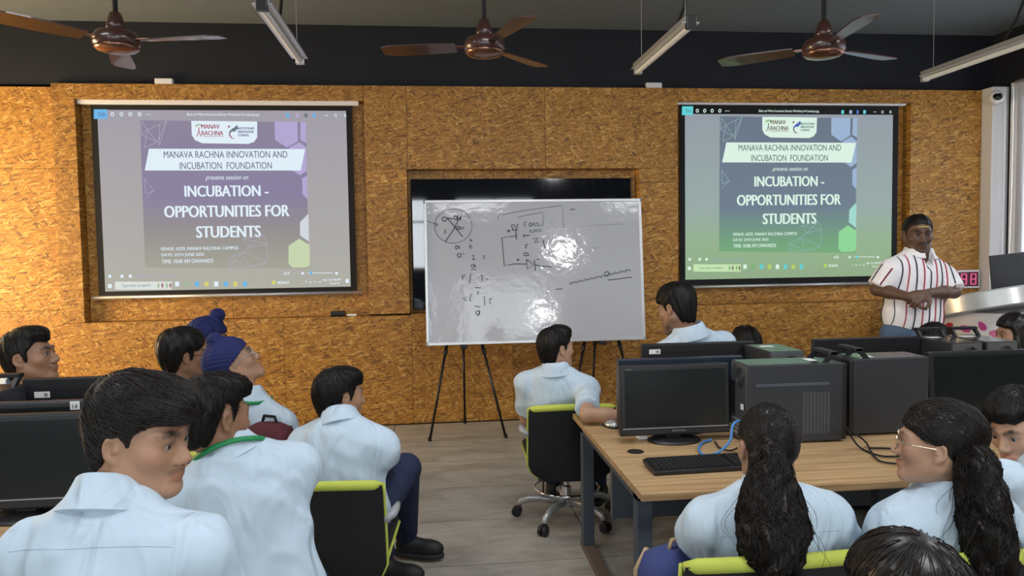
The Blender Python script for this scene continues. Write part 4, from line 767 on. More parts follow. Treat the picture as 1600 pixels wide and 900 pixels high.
HT = {'short': ((-.13, -.045, -.03, -.02, .006, .010, .022, .030, .056, .11), (-.092, -.075, -.02, .030, .034, -.022, -.018, .034, .064, .072)),
      'tied': ((-.13, -.045, -.032, -.02, .01, .03, .055, .11), (-.07, -.055, -.015, .022, .026, .034, .064, .078)),
      'turban': ((-.13, -.05, -.02, .02, .06, .12), (-.062, -.03, .018, .030, .046, .050))}
def hair(o, hc, Rh, style, m, h, extra=(), S=1.0, grow=0.0, strands=300, seed=1, amp=.0035, name='hair', length=.05, tie=None, flow=None, cutlow=0):
    P = lambda x, y, z: hc+Rh@(np.array([x, y, z])*S); F = Field(hc-.34, hc+.34, h); F = Field(hc-np.array([.26, .26, .30 if tie is None else .30]), hc+np.array([.26, .26, .26]), h)
    r = (np.array([.083 if style == 'short' else .0775, .104, .094])+grow) if style != 'turban' else np.array([.094, .112, .094])
    F.add(ell(P(0, -.014, .040 if style != 'turban' else .045), r*S, Rh), .01)
    if style == 'short': F.add(ell(P(0, -.052, -.025), np.array([.058, .045, .072])*S, Rh), .035)
    ty, tz = HT[style]; fb = ell(hc, (.3, .3, .3))
    X, Y, Z = np.broadcast_arrays(F.ax[0][:, None, None]-hc[0], F.ax[1][None, :, None]-hc[1], F.ax[2][None, None, :]-hc[2])
    lx = (X*Rh[0, 0]+Y*Rh[1, 0]+Z*Rh[2, 0])/S; ly = (X*Rh[0, 1]+Y*Rh[1, 1]+Z*Rh[2, 1])/S; lz = (X*Rh[0, 2]+Y*Rh[1, 2]+Z*Rh[2, 2])/S
    F.d = np.maximum(F.d, ((np.interp(ly, ty, tz)+cutlow-lz)*.75*S).astype(np.float32))
    for c, rr, *k in extra: F.add(ell(P(*c), np.array(rr)*S, Rh), k[0] if k else .018)
    g = np.random.default_rng(seed)
    if style == 'turban': F.d += (.0022*np.sin((lz*1.5+ly*.9-np.abs(lx)*.7)*190)).astype(np.float32)
    else:
        n_ = 0
        ang = np.arctan2(lx, ly+.05)
        for q in range(4): n_ = n_+np.sin(ang*(5+4*q)+g.uniform(0, 6.28)+lz*g.uniform(-30, 30)+np.sin(ly*40+q)*1.2)/(1+.5*q)
        F.d += (amp*.6*n_).astype(np.float32)
    ob = F.mesh(name, m, o, 1)
    if strands:
        V = F.V; lv = (V-hc)@Rh/S; V = V[(lv[:, 2] > .045) | (lv[:, 1] < -.035)]; p = V[g.integers(0, len(V), strands)]; crown = P(0, -.045, .13); out = []
        tp = None if tie is None else np.array(tie)
        jit = g.normal(0, .22, (strands, 3))
        for k in range(7):
            n = F.grad(p); off = .0012+.0018*g.random(strands); p = p-n*(F.look(p)-off)[:, None]; out.append(p.copy())
            if tp is not None: dr = tp-p
            elif flow is not None: dr = (Rh@np.array(flow))[None]+.6*nrmz_rows(p-crown)
            else: dr = nrmz_rows(p-crown)+np.array([0, 0, -.5])
            dr = nrmz_rows(dr)+jit; dr = dr-n*(dr*n).sum(1)[:, None]; p = p+nrmz_rows(dr)*(length/6)
        ribbons(np.stack(out, 1), .0011, 'hair_strands', HSTR, ob)
    return ob, F
def nrmz_rows(v): return v/(np.linalg.norm(v, axis=1, keepdims=True)+1e-9)
def ribbons(Q, r, name, m, parent):          # many thin three-sided strands in one mesh
    n, k, _ = Q.shape; t = np.gradient(Q, axis=1); t = t/(np.linalg.norm(t, axis=2, keepdims=True)+1e-9); a = np.cross(t, np.array([.31, .52, .79])); a = a/(np.linalg.norm(a, axis=2, keepdims=True)+1e-9); b = np.cross(t, a)
    tp = r*np.linspace(1, .35, k)[None, :, None]; V = np.stack([Q+tp*(a*math.cos(q)+b*math.sin(q)) for q in (0, 2.094, 4.189)], 2).reshape(-1, 3)
    i, j, s = np.meshgrid(np.arange(n), np.arange(k-1), np.arange(3), indexing='ij'); base = (i*k+j)*3; s2 = (s+1) % 3
    Fq = np.stack([base+s, base+s2, base+3+s2, base+3+s], -1).reshape(-1, 4)
    me = bpy.data.meshes.new(name); me.vertices.add(len(V)); me.vertices.foreach_set('co', V.astype(np.float32).ravel()); me.loops.add(Fq.size); me.loops.foreach_set('vertex_index', Fq.astype(np.int32).ravel())
    me.polygons.add(len(Fq)); me.polygons.foreach_set('loop_start', np.arange(0, Fq.size, 4, dtype=np.int32)); me.update(calc_edges=True)
    return tag(link(name, me, m, parent, True), kind='stuff')
def hand(F, w_, d, n, side, sk, curl=.5, S=1.0):
    d, n = nrmz(d), nrmz(n); sd = nrmz(np.cross(d, n))*side; n = nrmz(np.cross(sd*side, d)) if False else n; Rm = np.stack([sd, d, np.cross(sd, d)], 1)
    F.add(ell(w_+d*.045*S, np.array([.040, .052, .015])*S, Rm), .012, sk)
    for i, (o, l) in enumerate(((-.029, .060), (-.010, .072), (.010, .078), (.029, .070))):
        b = w_+(d*.082+sd*o)*S; c1 = b+(d*math.cos(curl)+n*math.sin(curl))*l*.52*S; c2 = c1+(d*math.cos(curl*2.1)+n*math.sin(curl*2.1))*l*.52*S
        F.add(cone(b, c1, .0092*S, .0085*S), .004, sk); F.add(cone(c1, c2, .0085*S, .0072*S), .003, sk)
    b = w_+(d*.03+sd*.034)*S; c1 = b+nrmz(d*.6+sd*.7+n*.3)*.04*S; c2 = c1+nrmz(d*.9+sd*.2+n*.4)*.032*S
    F.add(cone(b, c1, .0115*S, .010*S), .008, sk); F.add(cone(c1, c2, .010*S, .008*S), .003, sk)
def collar(o, nb, u, f, m, r=.066, S=1.0, lift=.0, name='shirt_collar'):
    u, f = nrmz(u), nrmz(f-u*(f@u)); r_ = np.cross(f, u); n = 30; vs = []
    prof = ((r-.004, .042), (r, .048), (r+.006, .044), (r+.018, .012), (r+.036, -.022), (r+.030, -.026), (r+.006, .008), (r-.008, -.02))
    for i in range(n):
        t = -PI*.5+.30+(2*PI-.60)*i/(n-1)+PI; ft = math.sin(t-PI); t2 = t-PI*0
        dr = r_*math.cos(t2)+f*math.sin(t2); front = (f@dr+1)/2
        for rr, z in prof: vs.append(nb+dr*rr*S*(1.0 if abs(f@dr) < .5 else 1.0)*np.array([1, 1, 1])+u*(z-.020*front+lift)*S+f*.006)
    m_ = len(prof); fs = [(i*m_+k, i*m_+(k+1) % m_, (i+1)*m_+(k+1) % m_, (i+1)*m_+k) for i in range(n-1) for k in range(m_)]+[tuple(range(m_)), tuple((n-1)*m_+k for k in range(m_))[::-1]]
    return MB().add(vs, fs).build(name, m, o, True, 60)
def shoe(o, an, fwd, m=None):
    fwd = nrmz((fwd[0], fwd[1], 0)); sd = np.cross(fwd, (0, 0, 1)); Rm = np.stack([sd, fwd, np.array([0, 0, 1.])], 1); b = np.array([an[0], an[1], an[2]-.085]); F = Field(b-np.array([.24, .24, .03]), b+np.array([.24, .24, .16]), .008)
    F.add(ell(b+fwd*.12+(0, 0, .045), (.048, .085, .045), Rm), .02); F.add(ell(b+fwd*.02+(0, 0, .055), (.042, .075, .05), Rm), .03); F.add(cone(b+np.array([0, 0, .05]), b+np.array([0, 0, .10]), .042, .044), .02)
    F.d = np.maximum(F.d, np.broadcast_to((b[2]+.012-F.ax[2])[None, None, :], F.d.shape).astype(np.float32)); s = F.mesh('shoe', m or mat('shoe_black', (.008, .008, .009), .6, bump=(60, .3, .004)), o, 1)
    F2 = Field(b-np.array([.24, .24, .02]), b+np.array([.24, .24, .06]), .008); F2.add(ell(b+fwd*.11+(0, 0, .012), (.052, .098, .05), Rm), .02); F2.add(ell(b+fwd*.0+(0, 0, .012), (.044, .075, .05), Rm), .03)
    z = np.broadcast_to(F2.ax[2][None, None, :], F2.d.shape)-b[2]; F2.d = np.maximum(F2.d, np.maximum(-z, z-.026)).astype(np.float32); F2.mesh('sole', mat('sole_black', (.015, .015, .016), .7), s, 1)
def glasses(o, hc, Rh, m, S=1.0, r=.021):
    P = lambda x, y, z: hc+Rh@(np.array([x, y, z])*S); mb = MB()
    for s in (-1, 1):
        mb.tube([P(s*.032+r*math.cos(t), .102-.006*abs(math.cos(t)), .004+r*.85*math.sin(t)) for t in np.linspace(0, 2*PI, 17)[:-1]], .0016, 5, closed=True); mb.tube([P(s*.054, .095, .010), P(s*.076, .06, .012), P(s*.083, .0, .012)], .0017, 5)
    mb.tube([P(-.011, .106, .008), P(.011, .106, .008)], .0016, 5); mb.build('glasses', m, o)
PERS = {}
def person(label, hc, hy, hp=0, hr=0, by=0, pel=None, sk=(.30, .165, .10), hs='short', shirt=None, hh=.006, bh=.007, S=1.0, sw=.172, hkw=None, extra=(), arms=None, legs=None, stubble=0, beard=False, fem=False, collar_on=True,
           fat=1.0, sleeve=.86, shirt_m=None, hairm=None, shoff=(0, 0), wr=.007, trousers=True, trou_m=None, standing=False, lift=(0, 0), nbo=None, cut=None, strands=300, shh=.010, grow=0, cs=1.0, footdir=None, vneck=False):
    o = empty('person', (pel[0], pel[1], 0), 0, label, 'person'); inv = np.array([pel[0], pel[1], 0.])
    hc, pel = np.array(hc, float)-inv, np.array(pel, float)-inv; Rh = rot(hy, hp, hr); fB = np.array([math.sin(R(by)), math.cos(R(by)), 0.]); rB = np.array([math.cos(R(by)), -math.sin(R(by)), 0.])
    nb = hc+np.array([0, 0, -.155*S])-fB*.035 if nbo is None else np.array(nbo)-inv
    sp = nb-pel; L = np.linalg.norm(sp); u = sp/L; f = nrmz(fB-u*(fB@u)); r = np.cross(f, u); RB = np.stack([r, f, u], 1); shirt_m = shirt_m or SHIRT; hairm = hairm or (HAIRS if fem else HAIR)
    sh = [nb+r*s*sw*S-u*(.088+lift[i])*S+f*(.012+shoff[i]) for i, s in enumerate((-1, 1))]
    arms = arms or (None, None); J = []
    for i, s in enumerate((-1, 1)):
        a = arms[i]
        if a is None: e = sh[i]+np.array([0, 0, -.25])+f*.09+r*s*.03; w_ = e+f*.20-r*s*.08+np.array([0, 0, -.02])
        else: e, w_ = np.array(a[0])-inv, np.array(a[1])-inv
        J.append((sh[i], e, w_))
    sk = np.array(sk); hairc = np.array([.012, .009, .008])
    pts = np.array([hc+.16, hc-.16, pel+.1, pel-.1]+[q+k for j in J for q in j for k in (.14, -.14)]); F = Field(pts.min(0)-.02, pts.max(0)+.02, bh)
    head(F, hc, Rh, sk, hairc, stubble=stubble, beard=beard, fem=fem, S=S)
    F.add(cone(hc+Rh@np.array([0, -.022, -.045])*S, nb+f*.008+u*.005, .050*S*(.9 if fem else 1), .056*S*(.9 if fem else 1)), .03, sk)
    F.add(cone(nb-u*.075, pel+u*.1, .062*S, .085*S), .03, sk); F.add(cone(nb-u*.0, nb-u*.08, .048*S, .055*S), .02, sk)
    for s_, e, w_ in J: F.add(cone(nb-u*.10, s_, .035*S, .042*S), .02, sk)
    for i, (s_, e, w_) in enumerate(J):
        F.add(cone(s_, e, .046*S, .039*S), .02, sk); F.add(cone(e, e+(w_-e)*.4, .039*S, .037*S), .015, sk); F.add(cone(e+(w_-e)*.4, w_, .037*S, .025*S), .02, sk)
        a = arms[i]; kw = a[2] if a is not None and len(a) > 2 else {}
        hand(F, w_, kw.get('d', w_-e), kw.get('n', (0, 0, -1)), kw.get('side', 1 if i == 0 else -1), sk, kw.get('curl', .45), S)
    F.mesh('body', SKIN, o, 1, True)
    # eyes
    for s in (-1, 1):
        c = hc+Rh@(np.array([s*.031, .0752, .0065])*S); mb = MB().lathe([(.0132*S*math.sin(t), .0132*S*math.cos(t)) for t in np.linspace(.01, PI-.01, 9)], 14, c); e_ = mb.build('eye', EYEW, o, True)
        gd = nrmz(Rh@np.array([.0, 1, -.05])); cc = c+gd*.0085*S; a_ = nrmz(np.cross(gd, (0, 0, 1))); b_ = np.cross(a_, gd)
        MB().add([cc+gd*.0052*S]+[cc+gd*.0032*S+(a_*math.cos(t)+b_*math.sin(t))*.0062*S for t in np.linspace(0, 2*PI, 13)[:-1]], [(0, k+1, (k+1) % 12+1) for k in range(12)]).build('iris', EYEB, e_)
    # shirt
    pts = np.array([nb+.14, nb-.14, pel+.24, pel-.24]+[q+k for j in J for q in j[:2] for k in (.10, -.10)]); F = Field(pts.min(0)-.03, pts.max(0)+.03, shh); g = np.random.default_rng(int(abs(hc[2])*1e4) % 9973)
    F.add(ell(pel+u*L*.66, np.array([.163*fat, .112*fat, .22])*S*np.array([1, 1, L/.48/S]), RB), .04); F.add(ell(pel+u*L*.22, np.array([.160*fat, .120*fat, .20])*S, RB), .06)
    if not standing: F.add(ell(pel+u*.02+f*.01, np.array([.170*fat, .13, .11])*S, RB), .05)
    F.add(cone(nb-u*.045, nb-u*.11, .066*S, .095*S), .04)
    for i, (s_, e, w_) in enumerate(J):
        F.add(cone(nb-u*.030+r*(-1, 1)[i]*.03, s_-u*.002, .050*S, .054*S*fat**.5), .06); F.add(cone(s_, s_+(e-s_)*.5, .052*S*fat**.5, .057*S*fat**.5), .085); F.add(flat(s_, s_+(e-s_)*sleeve, .050*S*fat**.5, .064*S*fat**.5*(1.05 if sleeve < 1 else .8)), .03)
        if sleeve >= 1: F.add(flat(e, e+(w_-e)*min(1, sleeve-.0) if False else e+(w_-e)*.92, .053*S, .042*S), .03)
    F.add(ell(nb+u*.045, np.array([.054, .054, .05])*S, RB), .012, sub=True)
    X, Y, Z = F.ax[0][:, None, None], F.ax[1][None, :, None], F.ax[2][None, None, :]; n_ = 0
    for q in range(5):
        dv = g.normal(size=3); dv /= np.linalg.norm(dv); dv2 = g.normal(size=3); fr = 28+26*q*.5; ph = g.uniform(0, 6.28); A_ = X*dv[0]+Y*dv[1]+Z*dv[2]; B_ = X*dv2[0]+Y*dv2[1]+Z*dv2[2]; n_ = n_+(np.abs(np.sin(A_*fr*.6+1.4*np.sin(B_*9+ph)+ph))-.6)*(.5+.5*np.sin(B_*7+ph*2))/(1+.25*q)
    if vneck: F.add(cone(nb+f*.06+u*.01, nb+f*.15-u*.10, .040*S, .008), .008, sub=True)
    F.d = F.d+(wr*n_).astype(np.float32); shirt_o = F.mesh('shirt', shirt_m, o, 2)
    if collar_on: collar(o, nb+u*.002, nrmz(u*.8+nrmz(hc+Rh@np.array([0, -.03, -.05])-nb)*.5), f, shirt_m, .064*S*(.92 if fem else 1)*cs, S, .020)
    # legs
    if trousers:
        if legs is None:
            legs = []
            for s in (-1, 1): hp_ = pel+rB*s*.09; kn = hp_+fB*.40+rB*s*.05+np.array([0, 0, -.02]); an = kn+np.array([0, 0, -kn[2]+.09])-fB*.02; legs.append((kn, an))
        else: legs = [(np.array(k_)-inv, np.array(a_)-inv) for k_, a_ in legs]
        pts = np.array([pel+.22, pel-.2]+[q+k for l_ in legs for q in l_ for k in (.11, -.11)]); F = Field(pts.min(0), pts.max(0), .012); F.add(ell(pel-u*.02, np.array([.165*fat, .125, .11])*S, RB), .03)
        for i, s in enumerate((-1, 1)):
            hp_ = pel+rB*s*.085*S-np.array([0, 0, .02]); kn, an = legs[i]; F.add(cone(hp_, kn, .088*S*fat**.5, .066*S), .04); F.add(flat(kn, an+np.array([0, 0, .03]), .066*S, .062*S), .03)
        F.mesh('trousers', trou_m or TROU, o, 1)
        for kn, an in legs:
            MB().tube([an+np.array([0, 0, -.03]), an+np.array([0, 0, .08])], .037, 12).build('sock', mat('sock_blue', (.25, .38, .55), .9), o, True); shoe(o, an, fB if footdir is None else footdir)
    # hair
    kw = dict(S=S, grow=grow, strands=strands, seed=int(abs(hc[2]*7919+hy*13)) % 9999); kw.update(hkw or {})
    hob, HF = hair(o, hc, Rh, 'turban' if hs == 'turban' else ('tied' if fem else 'short'), TURB if hs == 'turban' else hairm, hh, extra, name='turban' if hs == 'turban' else 'hair', **kw)
    PERS[label] = dict(o=o, hc=hc, Rh=Rh, nb=nb, u=u, f=f, r=r, J=J, F=F, inv=inv, L=L, pel=pel, hair=hob); return PERS[label]
def ribbon(o, pts, wdt, m, name):             # flat strap along points, outward normal from centre
    P = [np.array(p, float) for p in pts]; c = sum(P)/len(P); vs = []
    for i, p in enumerate(P):
        t = nrmz(P[min(i+1, len(P)-1)]-P[max(i-1, 0)]); n = nrmz((p-c)-t*((p-c)@t)); s = np.cross(t, n)
        for a, b in ((-1, 0), (1, 0), (1, 1), (-1, 1)): vs.append(p+s*a*wdt/2+n*b*.003)
    m_ = len(P); return MB().add(vs, [(i*4+k, i*4+(k+1) % 4, i*4+4+(k+1) % 4, i*4+4+k) for i in range(m_-1) for k in range(4)]+[(0, 1, 2, 3), (m_*4-1, m_*4-2, m_*4-3, m_*4-4)]).build(name, m, o, True)
GREEN = mat('green_ribbon', (.01, .22, .07), .6)
def lanyard(p, drop=.12):
    nb, u, f, r = p['nb'], p['u'], p['f'], p['r']; pts = []
    for t in np.linspace(-2.6, 2.6, 21): d = -f*math.cos(t)+r*math.sin(t); pts.append(nb+d*(.084+.03*abs(t)/2.6)+u*(.036-.050*(abs(t)/2.6)**1.5))
    ribbon(p['o'], pts, .015, GREEN, 'lanyard')
def tail(p, pts, rad, m, strands, h=.007, seed=5, wave=.012, name='ponytail', wisps=10):
    """long tied hair: field along a chain plus strands"""
    g = np.random.default_rng(seed); P = [np.array(q)-p['inv'] for q in pts]; A = np.array(P); F = Field(A.min(0)-.13, A.max(0)+.13, h)
    for i in range(len(P)-1): F.add(cone(P[i], P[i+1], rad[i], rad[i+1]), .02)
    for k in range(22):
        i = g.integers(0, len(P)-1); t = g.random(); q = P[i]*(1-t)+P[i+1]*t; a = g.normal(size=3); a[2] = 0; a = nrmz(a)*rad[i]*.75; F.add(cone(q+a, q+a*.9+np.array([0, 0, -.10]), .020, .012), .012)
    X, Y, Z = F.ax[0][:, None, None], F.ax[1][None, :, None], F.ax[2][None, None, :]
    F.d = F.d+(.007*np.sin(X*85+2.5*np.sin(Z*34+1)+Z*15)*np.sin(Y*70+2*np.sin(Z*31))+.004*np.sin(X*190+4*np.sin(Z*24))).astype(np.float32); ob = F.mesh(name, m, p['o'], 1)
    V = F.V; keep = V[:, 2] > A[:, 2].min()+.02; V = V[keep]; q = V[g.integers(0, len(V), strands)]; out = []; ph = g.uniform(0, 6.28, strands)
    for k in range(9):
        n = F.grad(q); q = q-n*(np.clip(F.look(q), -.03, .03)-.003*g.random(strands))[:, None]; out.append(q.copy()); q = q+np.stack([wave*np.sin(ph*.3+k*1.25+q[:, 2]*40), wave*.7*np.cos(ph*.4+k*1.1), np.full(strands, -.016)], 1)
    ribbons(np.stack(out, 1), .0012, 'hair_strands', HSTR, ob)
    q = V[g.integers(0, len(V), wisps)]; c = A.mean(0); out = []; dirs = nrmz_rows(q-c)*np.array([1, 1, 0])
    rnd = g.uniform(.5, 1.1, (wisps, 1))
    for k in range(14): out.append(q+dirs*(.05*math.sin(k/13*2.4)*rnd)+np.array([0, 0, -.011*k])+np.stack([.010*np.sin(k*.5+ph[:wisps]), .008*np.cos(k*.45+ph[:wisps]), 0*ph[:wisps]], 1))
    ribbons(np.stack(out, 1), .0009, 'loose_strands', HSTR, ob)
def seam(p, drop=.13, half=.17):
    from mathutils.bvhtree import BVHTree
    so = [c for c in p['o'].children if c.name.split('.')[0] == 'shirt'][0]; bv = BVHTree.FromPolygons([v.co.copy() for v in so.data.vertices], [tuple(q.vertices) for q in so.data.polygons]); pts = []
    for a in np.linspace(-half, half, 30):
        h_ = bv.ray_cast(Vector(p['nb']-p['u']*(drop+.01*(a/half)**2)+p['r']*a-p['f']*.5), Vector(p['f']), 1.0)
        if h_[0] is not None: pts.append(np.array(h_[0]))
    MB().tube(pts, .0011, 5).build('yoke_seam', cloth_mat('seam_blue', (.44, .54, .64)), so, True)
# ================================================================== the people themselves
D = atD
def pelv(px, py, d, z): q = atD(px, py, d); return (q[0], q[1], z)
# --- boy in front, head turned, back to the room
p1 = person('boy in pale blue shirt with thick swept hair, glancing sideways, back turned', D(218, 688, 1.50), 103, -6, 2, by=14, pel=pelv(150, 800, 1.36, .50), sk=(.37, .205, .125), hh=.0055, bh=.0052, shh=.009, sw=.185, stubble=.6, hairm=HAIRB,
    nbo=D(172, 794, 1.46), S=.96, lift=(.0, .0), extra=(((0, .060, .096), (.066, .056, .036), .035), ((.0, .100, .080), (.046, .032, .022), .03), ((0, -.01, .090), (.078, .085, .055), .03)), strands=2600, grow=-.001, hkw=dict(length=.06, amp=.003, flow=(.0, .75, -.15)), cs=1.08)
seam(p1, .055); chair(p1['inv'][0]-.02, p1['inv'][1]-.07, 14, 'black and lime swivel chair under the boy glancing sideways')
# --- boy with the green lanyard, elbow on the desk
q = D(335, 655, 2.12)
p2 = person('boy with green lanyard in pale blue shirt, leaning with his arm on the desk', q, 42, -4, 0, by=-18, pel=pelv(432, 900, 2.05, .50), sk=(.27, .14, .08), hh=.0055, bh=.0065, shh=.010, nbo=D(362, 712, 2.14), sw=.165, shoff=(.05, 0), fat=1.06,
    arms=((D(262, 775, 2.36), D(250, 745, 2.66)), (D(330, 800, 2.42), D(290, 760, 2.66))), strands=1200, extra=(((0, .055, .092), (.062, .045, .03), .035),), hkw=dict(amp=.0035, length=.035, cutlow=.016), stubble=.2)
lanyard(p2); chair(p2['inv'][0]+.02, p2['inv'][1]-.06, -18, 'black and lime swivel chair under the boy with the green lanyard')
# --- boy seated in the lime chair with his leg out
q = D(531, 622, 3.12)
p3 = person('boy in pale blue shirt and navy trousers on a lime-edged chair, black shoe out', q, 58, 0, 0, by=22, pel=pelv(535, 800, 3.02, .50), sk=(.33, .18, .105), nbo=D(532, 662, 3.06), sw=.175, fat=1.18, lift=(.0, .01),
    arms=((D(470, 720, 3.18), D(520, 740, 3.42)), (D(602, 712, 3.25), D(590, 735, 3.5))), legs=((D(560, 740, 3.5), atZ(600, 880, .09)), (D(634, 732, 3.42), tuple(atZ(634, 842, .10)))), footdir=(.95, -.3), strands=900, extra=(((0, .045, .092), (.068, .052, .032), .035),), hkw=dict(amp=.003, length=.04), wr=.005)
c3 = atD(516, 800, 2.95); chair(c3[0], c3[1]+.10, 4, 'black and lime swivel chair carrying the boy with the black shoe out')
# --- boy in glasses looking up, navy patka
q = D(366, 570, 3.35)
p4 = person('boy in navy patka head covering and glasses, looking up at the screen', q, 72, 32, 0, by=25, pel=pelv(394, 750, 3.45, .50), sk=(.34, .19, .115), hs='turban', shirt_m=SHIRTG, nbo=D(385, 625, 3.32), extra=(((0, -.005, .145), (.036, .036, .030), .02),), strands=0, bh=.0075)
lanyard(p4); glasses(p4['o'], p4['hc'], p4['Rh'], ALU); chair(p4['inv'][0], p4['inv'][1], 25, 'black and lime swivel chair under the boy in patka looking up')
# --- boy with dark glasses and round hair
q = D(287, 558, 3.85)
p5 = person('boy with bushy round black hair and dark glasses in pale blue shirt', q, 56, 0, 0, by=30, S=1.05, pel=pelv(280, 740, 3.92, .50), sk=(.27, .14, .08), bh=.0075, strands=500, grow=.008, extra=(((0, -.01, .075), (.092, .105, .075), .03),), hkw=dict(amp=.004, length=.03, cutlow=.012))
glasses(p5['o'], p5['hc'], p5['Rh'], BLACKM, 1.06); chair(p5['inv'][0], p5['inv'][1], 30, 'black and lime swivel chair under the bushy haired boy in glasses')
# --- boy in patka further back
q = D(326, 532, 4.6)
p6 = person('boy in dark navy patka with round topknot, seated furthest toward the board wall', q, 72, -4, 0, by=40, S=1.1, pel=pelv(322, 690, 4.75, .50), sk=(.32, .17, .10), hs='turban', extra=(((0, .040, .145), (.044, .044, .040), .015),), strands=0, bh=.008)
chair(p6['inv'][0], p6['inv'][1], 40, 'black and lime swivel chair under the boy with the topknot')
# --- boy in profile at the far end of the left desk
q = D(50, 562, 3.75)
p7 = person('boy in profile behind the tower with carry handle, before the bright orange wall', D(47, 560, 3.62), 90, 10, 0, by=60, pel=pelv(20, 760, 3.95, .50), sk=(.30, .16, .095), bh=.0065, S=1.15, strands=600, extra=(((0, .03, .098), (.070, .062, .032), .035),), hkw=dict(amp=.003), stubble=.3)
chair(p7['inv'][0], p7['inv'][1], 60, 'black and lime swivel chair under the boy in profile')
# --- boy in the chair behind the desk corner
q = D(869, 546, 4.16)
p8 = person('boy in pale blue shirt on a lime-edged chair, forearm on the desk corner', q, 66, 3, 0, by=24, pel=pelv(874, 740, 4.28, .50), sk=(.42, .245, .155), nbo=D(868, 581, 4.15), sw=.178, bh=.0065, lift=(.0, .01), 
    arms=(None, (tuple(atZ(918, 648, .752)), tuple(atZ(990, 651, .745)))), sleeve=.8, strands=900, extra=(((0, .04, .098), (.066, .05, .032), .035),), hkw=dict(amp=.0028, length=.035), wr=.006)
c8 = atZ(897, 812, 0); chair(c8[0]-.04, c8[1]+.02, 2, 'black and lime swivel chair beside the desk corner with silver star base')
# --- boy leaning left behind the sticker monitor
p9 = person('boy in pale blue shirt bowing his head left behind the stickered monitor', D(1057, 484, 4.40), -38, -16, 4, by=-6, pel=pelv(1085, 640, 4.5, .62), sk=(.30, .16, .10), nbo=D(1078, 524, 4.38), S=1.14, sw=.19, bh=.0075, strands=900, extra=(((0, -.01, .075), (.086, .10, .07), .03),), hkw=dict(length=.04), stubble=.3, beard=True)
chair(p9['inv'][0], p9['inv'][1], -6, 'black and lime swivel chair under the boy bowing his head')
p10 = person('boy with tousled black hair bowed low behind the monitors', D(1166, 544, 5.0), -5, -28, 0, by=10, S=1.07, pel=pelv(1186, 680, 5.15, .50), sk=(.30, .16, .10), bh=.008, strands=700, grow=.006, hkw=dict(amp=.007, length=.05))
chair(p10['inv'][0], p10['inv'][1], 10, 'black and lime swivel chair under the tousled bowed boy')
p11 = person('student with dark hair, only the crown showing between the towers and presenter', D(1458, 538, 4.5), -10, -15, 0, by=-75, pel=pelv(1470, 680, 4.52, .46), sk=(.30, .16, .10), bh=.008, strands=500)
chair(p11['inv'][0], p11['inv'][1], -75, 'black and lime swivel chair under the student before the presenter')
p12 = person('girl with long smooth black hair in profile beside the podium', D(1586, 524, 4.66), -78, -4, 0, by=-85, S=1.07, pel=pelv(1622, 680, 4.66, .50), sk=(.34, .18, .11), fem=True, bh=.0075, strands=600, extra=(((0, -.05, -.05), (.084, .07, .12), .04), ((.05, .0, -.03), (.034, .05, .10), .03), ((-.05, .0, -.03), (.034, .05, .10), .03), ((0, -.02, .07), (.082, .095, .06), .03)))
chair(p12['inv'][0], p12['inv'][1], -85, 'black and lime swivel chair under the girl beside the podium')
# --- girls at the near side of the desk
q = D(1199, 703, 2.10); tie = D(1204, 694, 1.99)
p13 = person('girl with long wavy black ponytail down her back, pale blue shirt', q, 3, -6, 0, by=2, pel=pelv(1205, 900, 2.10, .50), sk=(.36, .20, .125), fem=True, nbo=D(1200, 772, 2.10), sw=.172, fat=1.05, hh=.0055, bh=.0065, shh=.010, strands=1500, hkw=dict(amp=.0012, length=.05, tie=tuple(np.array(tie)-np.array([pelv(1205, 900, 2.10, .5)[0], pelv(1205, 900, 2.10, .5)[1], 0]))), arms=((D(1085, 845, 2.2), D(1110, 800, 2.5)), (D(1318, 850, 2.2), D(1290, 800, 2.5))), collar_on=True, wr=.006, lift=(-.012, -.012))
T1 = [D(1204, 690, 2.0), D(1203, 715, 1.965), D(1203, 745, 1.955), D(1204, 785, 1.95), D(1208, 825, 1.93), D(1206, 855, 1.90), D(1213, 888, 1.88)]
tail(p13, T1, [.022, .036, .052, .074, .084, .072, .020], HAIRB, 3200, seed=3, wisps=26)
MB().tube([np.array(tie)-p13['inv']+np.array([.03*math.cos(t), -.004, .016*math.sin(t)]) for t in np.linspace(0, 2*PI, 13)[:-1]], .006, 6, closed=True).build('hair_tie', FABRICB, p13['o'])
ch = MB()
for t in np.linspace(-1.9, -.5, 11): a = np.array(p13['nb'])+np.array([math.sin(t)*.080, -math.cos(t)*.072, .012]); ch.tube([a+np.array([.006*math.cos(k), 0, .006*math.sin(k)]) for k in np.linspace(0, 2*PI, 9)[:-1]], .0016, 4, closed=True)
tag(ch.build('necklace', mat('necklace_steel', (.5, .48, .45), .25, .9), p13['o']), kind='stuff')
seam(p13, .08); c13 = atD(1208, 882, 1.94); chair(c13[0], c13[1]+.27, 0, 'black and lime swivel chair behind the girl with the wavy ponytail', 1.07)
q = D(1464, 698, 2.02); i14 = pelv(1470, 900, 2.08, .50); tie = D(1527, 699, 1.96)
p14 = person('girl in thin round glasses with side ponytail, pale blue shirt, looking away', q, -53, 3, 0, S=.96, cs=1.14, by=-8, pel=i14, sk=(.42, .245, .16), fem=True, nbo=D(1478, 772, 2.04), sw=.165, hh=.0055, bh=.006, shh=.010, strands=1800, extra=(((0, -.02, .06), (.080, .098, .07), .03),), hkw=dict(amp=.0012, length=.06, tie=tuple(np.array(tie)-np.array([i14[0], i14[1], 0]))), arms=((D(1382, 850, 2.12), D(1410, 800, 2.42)), (D(1590, 850, 2.12), D(1560, 800, 2.42))), wr=.006, lift=(-.005, -.005))
glasses(p14['o'], p14['hc'], p14['Rh'], mat('glasses_gold', (.55, .45, .32), .25, .9), S=.97, r=.024)
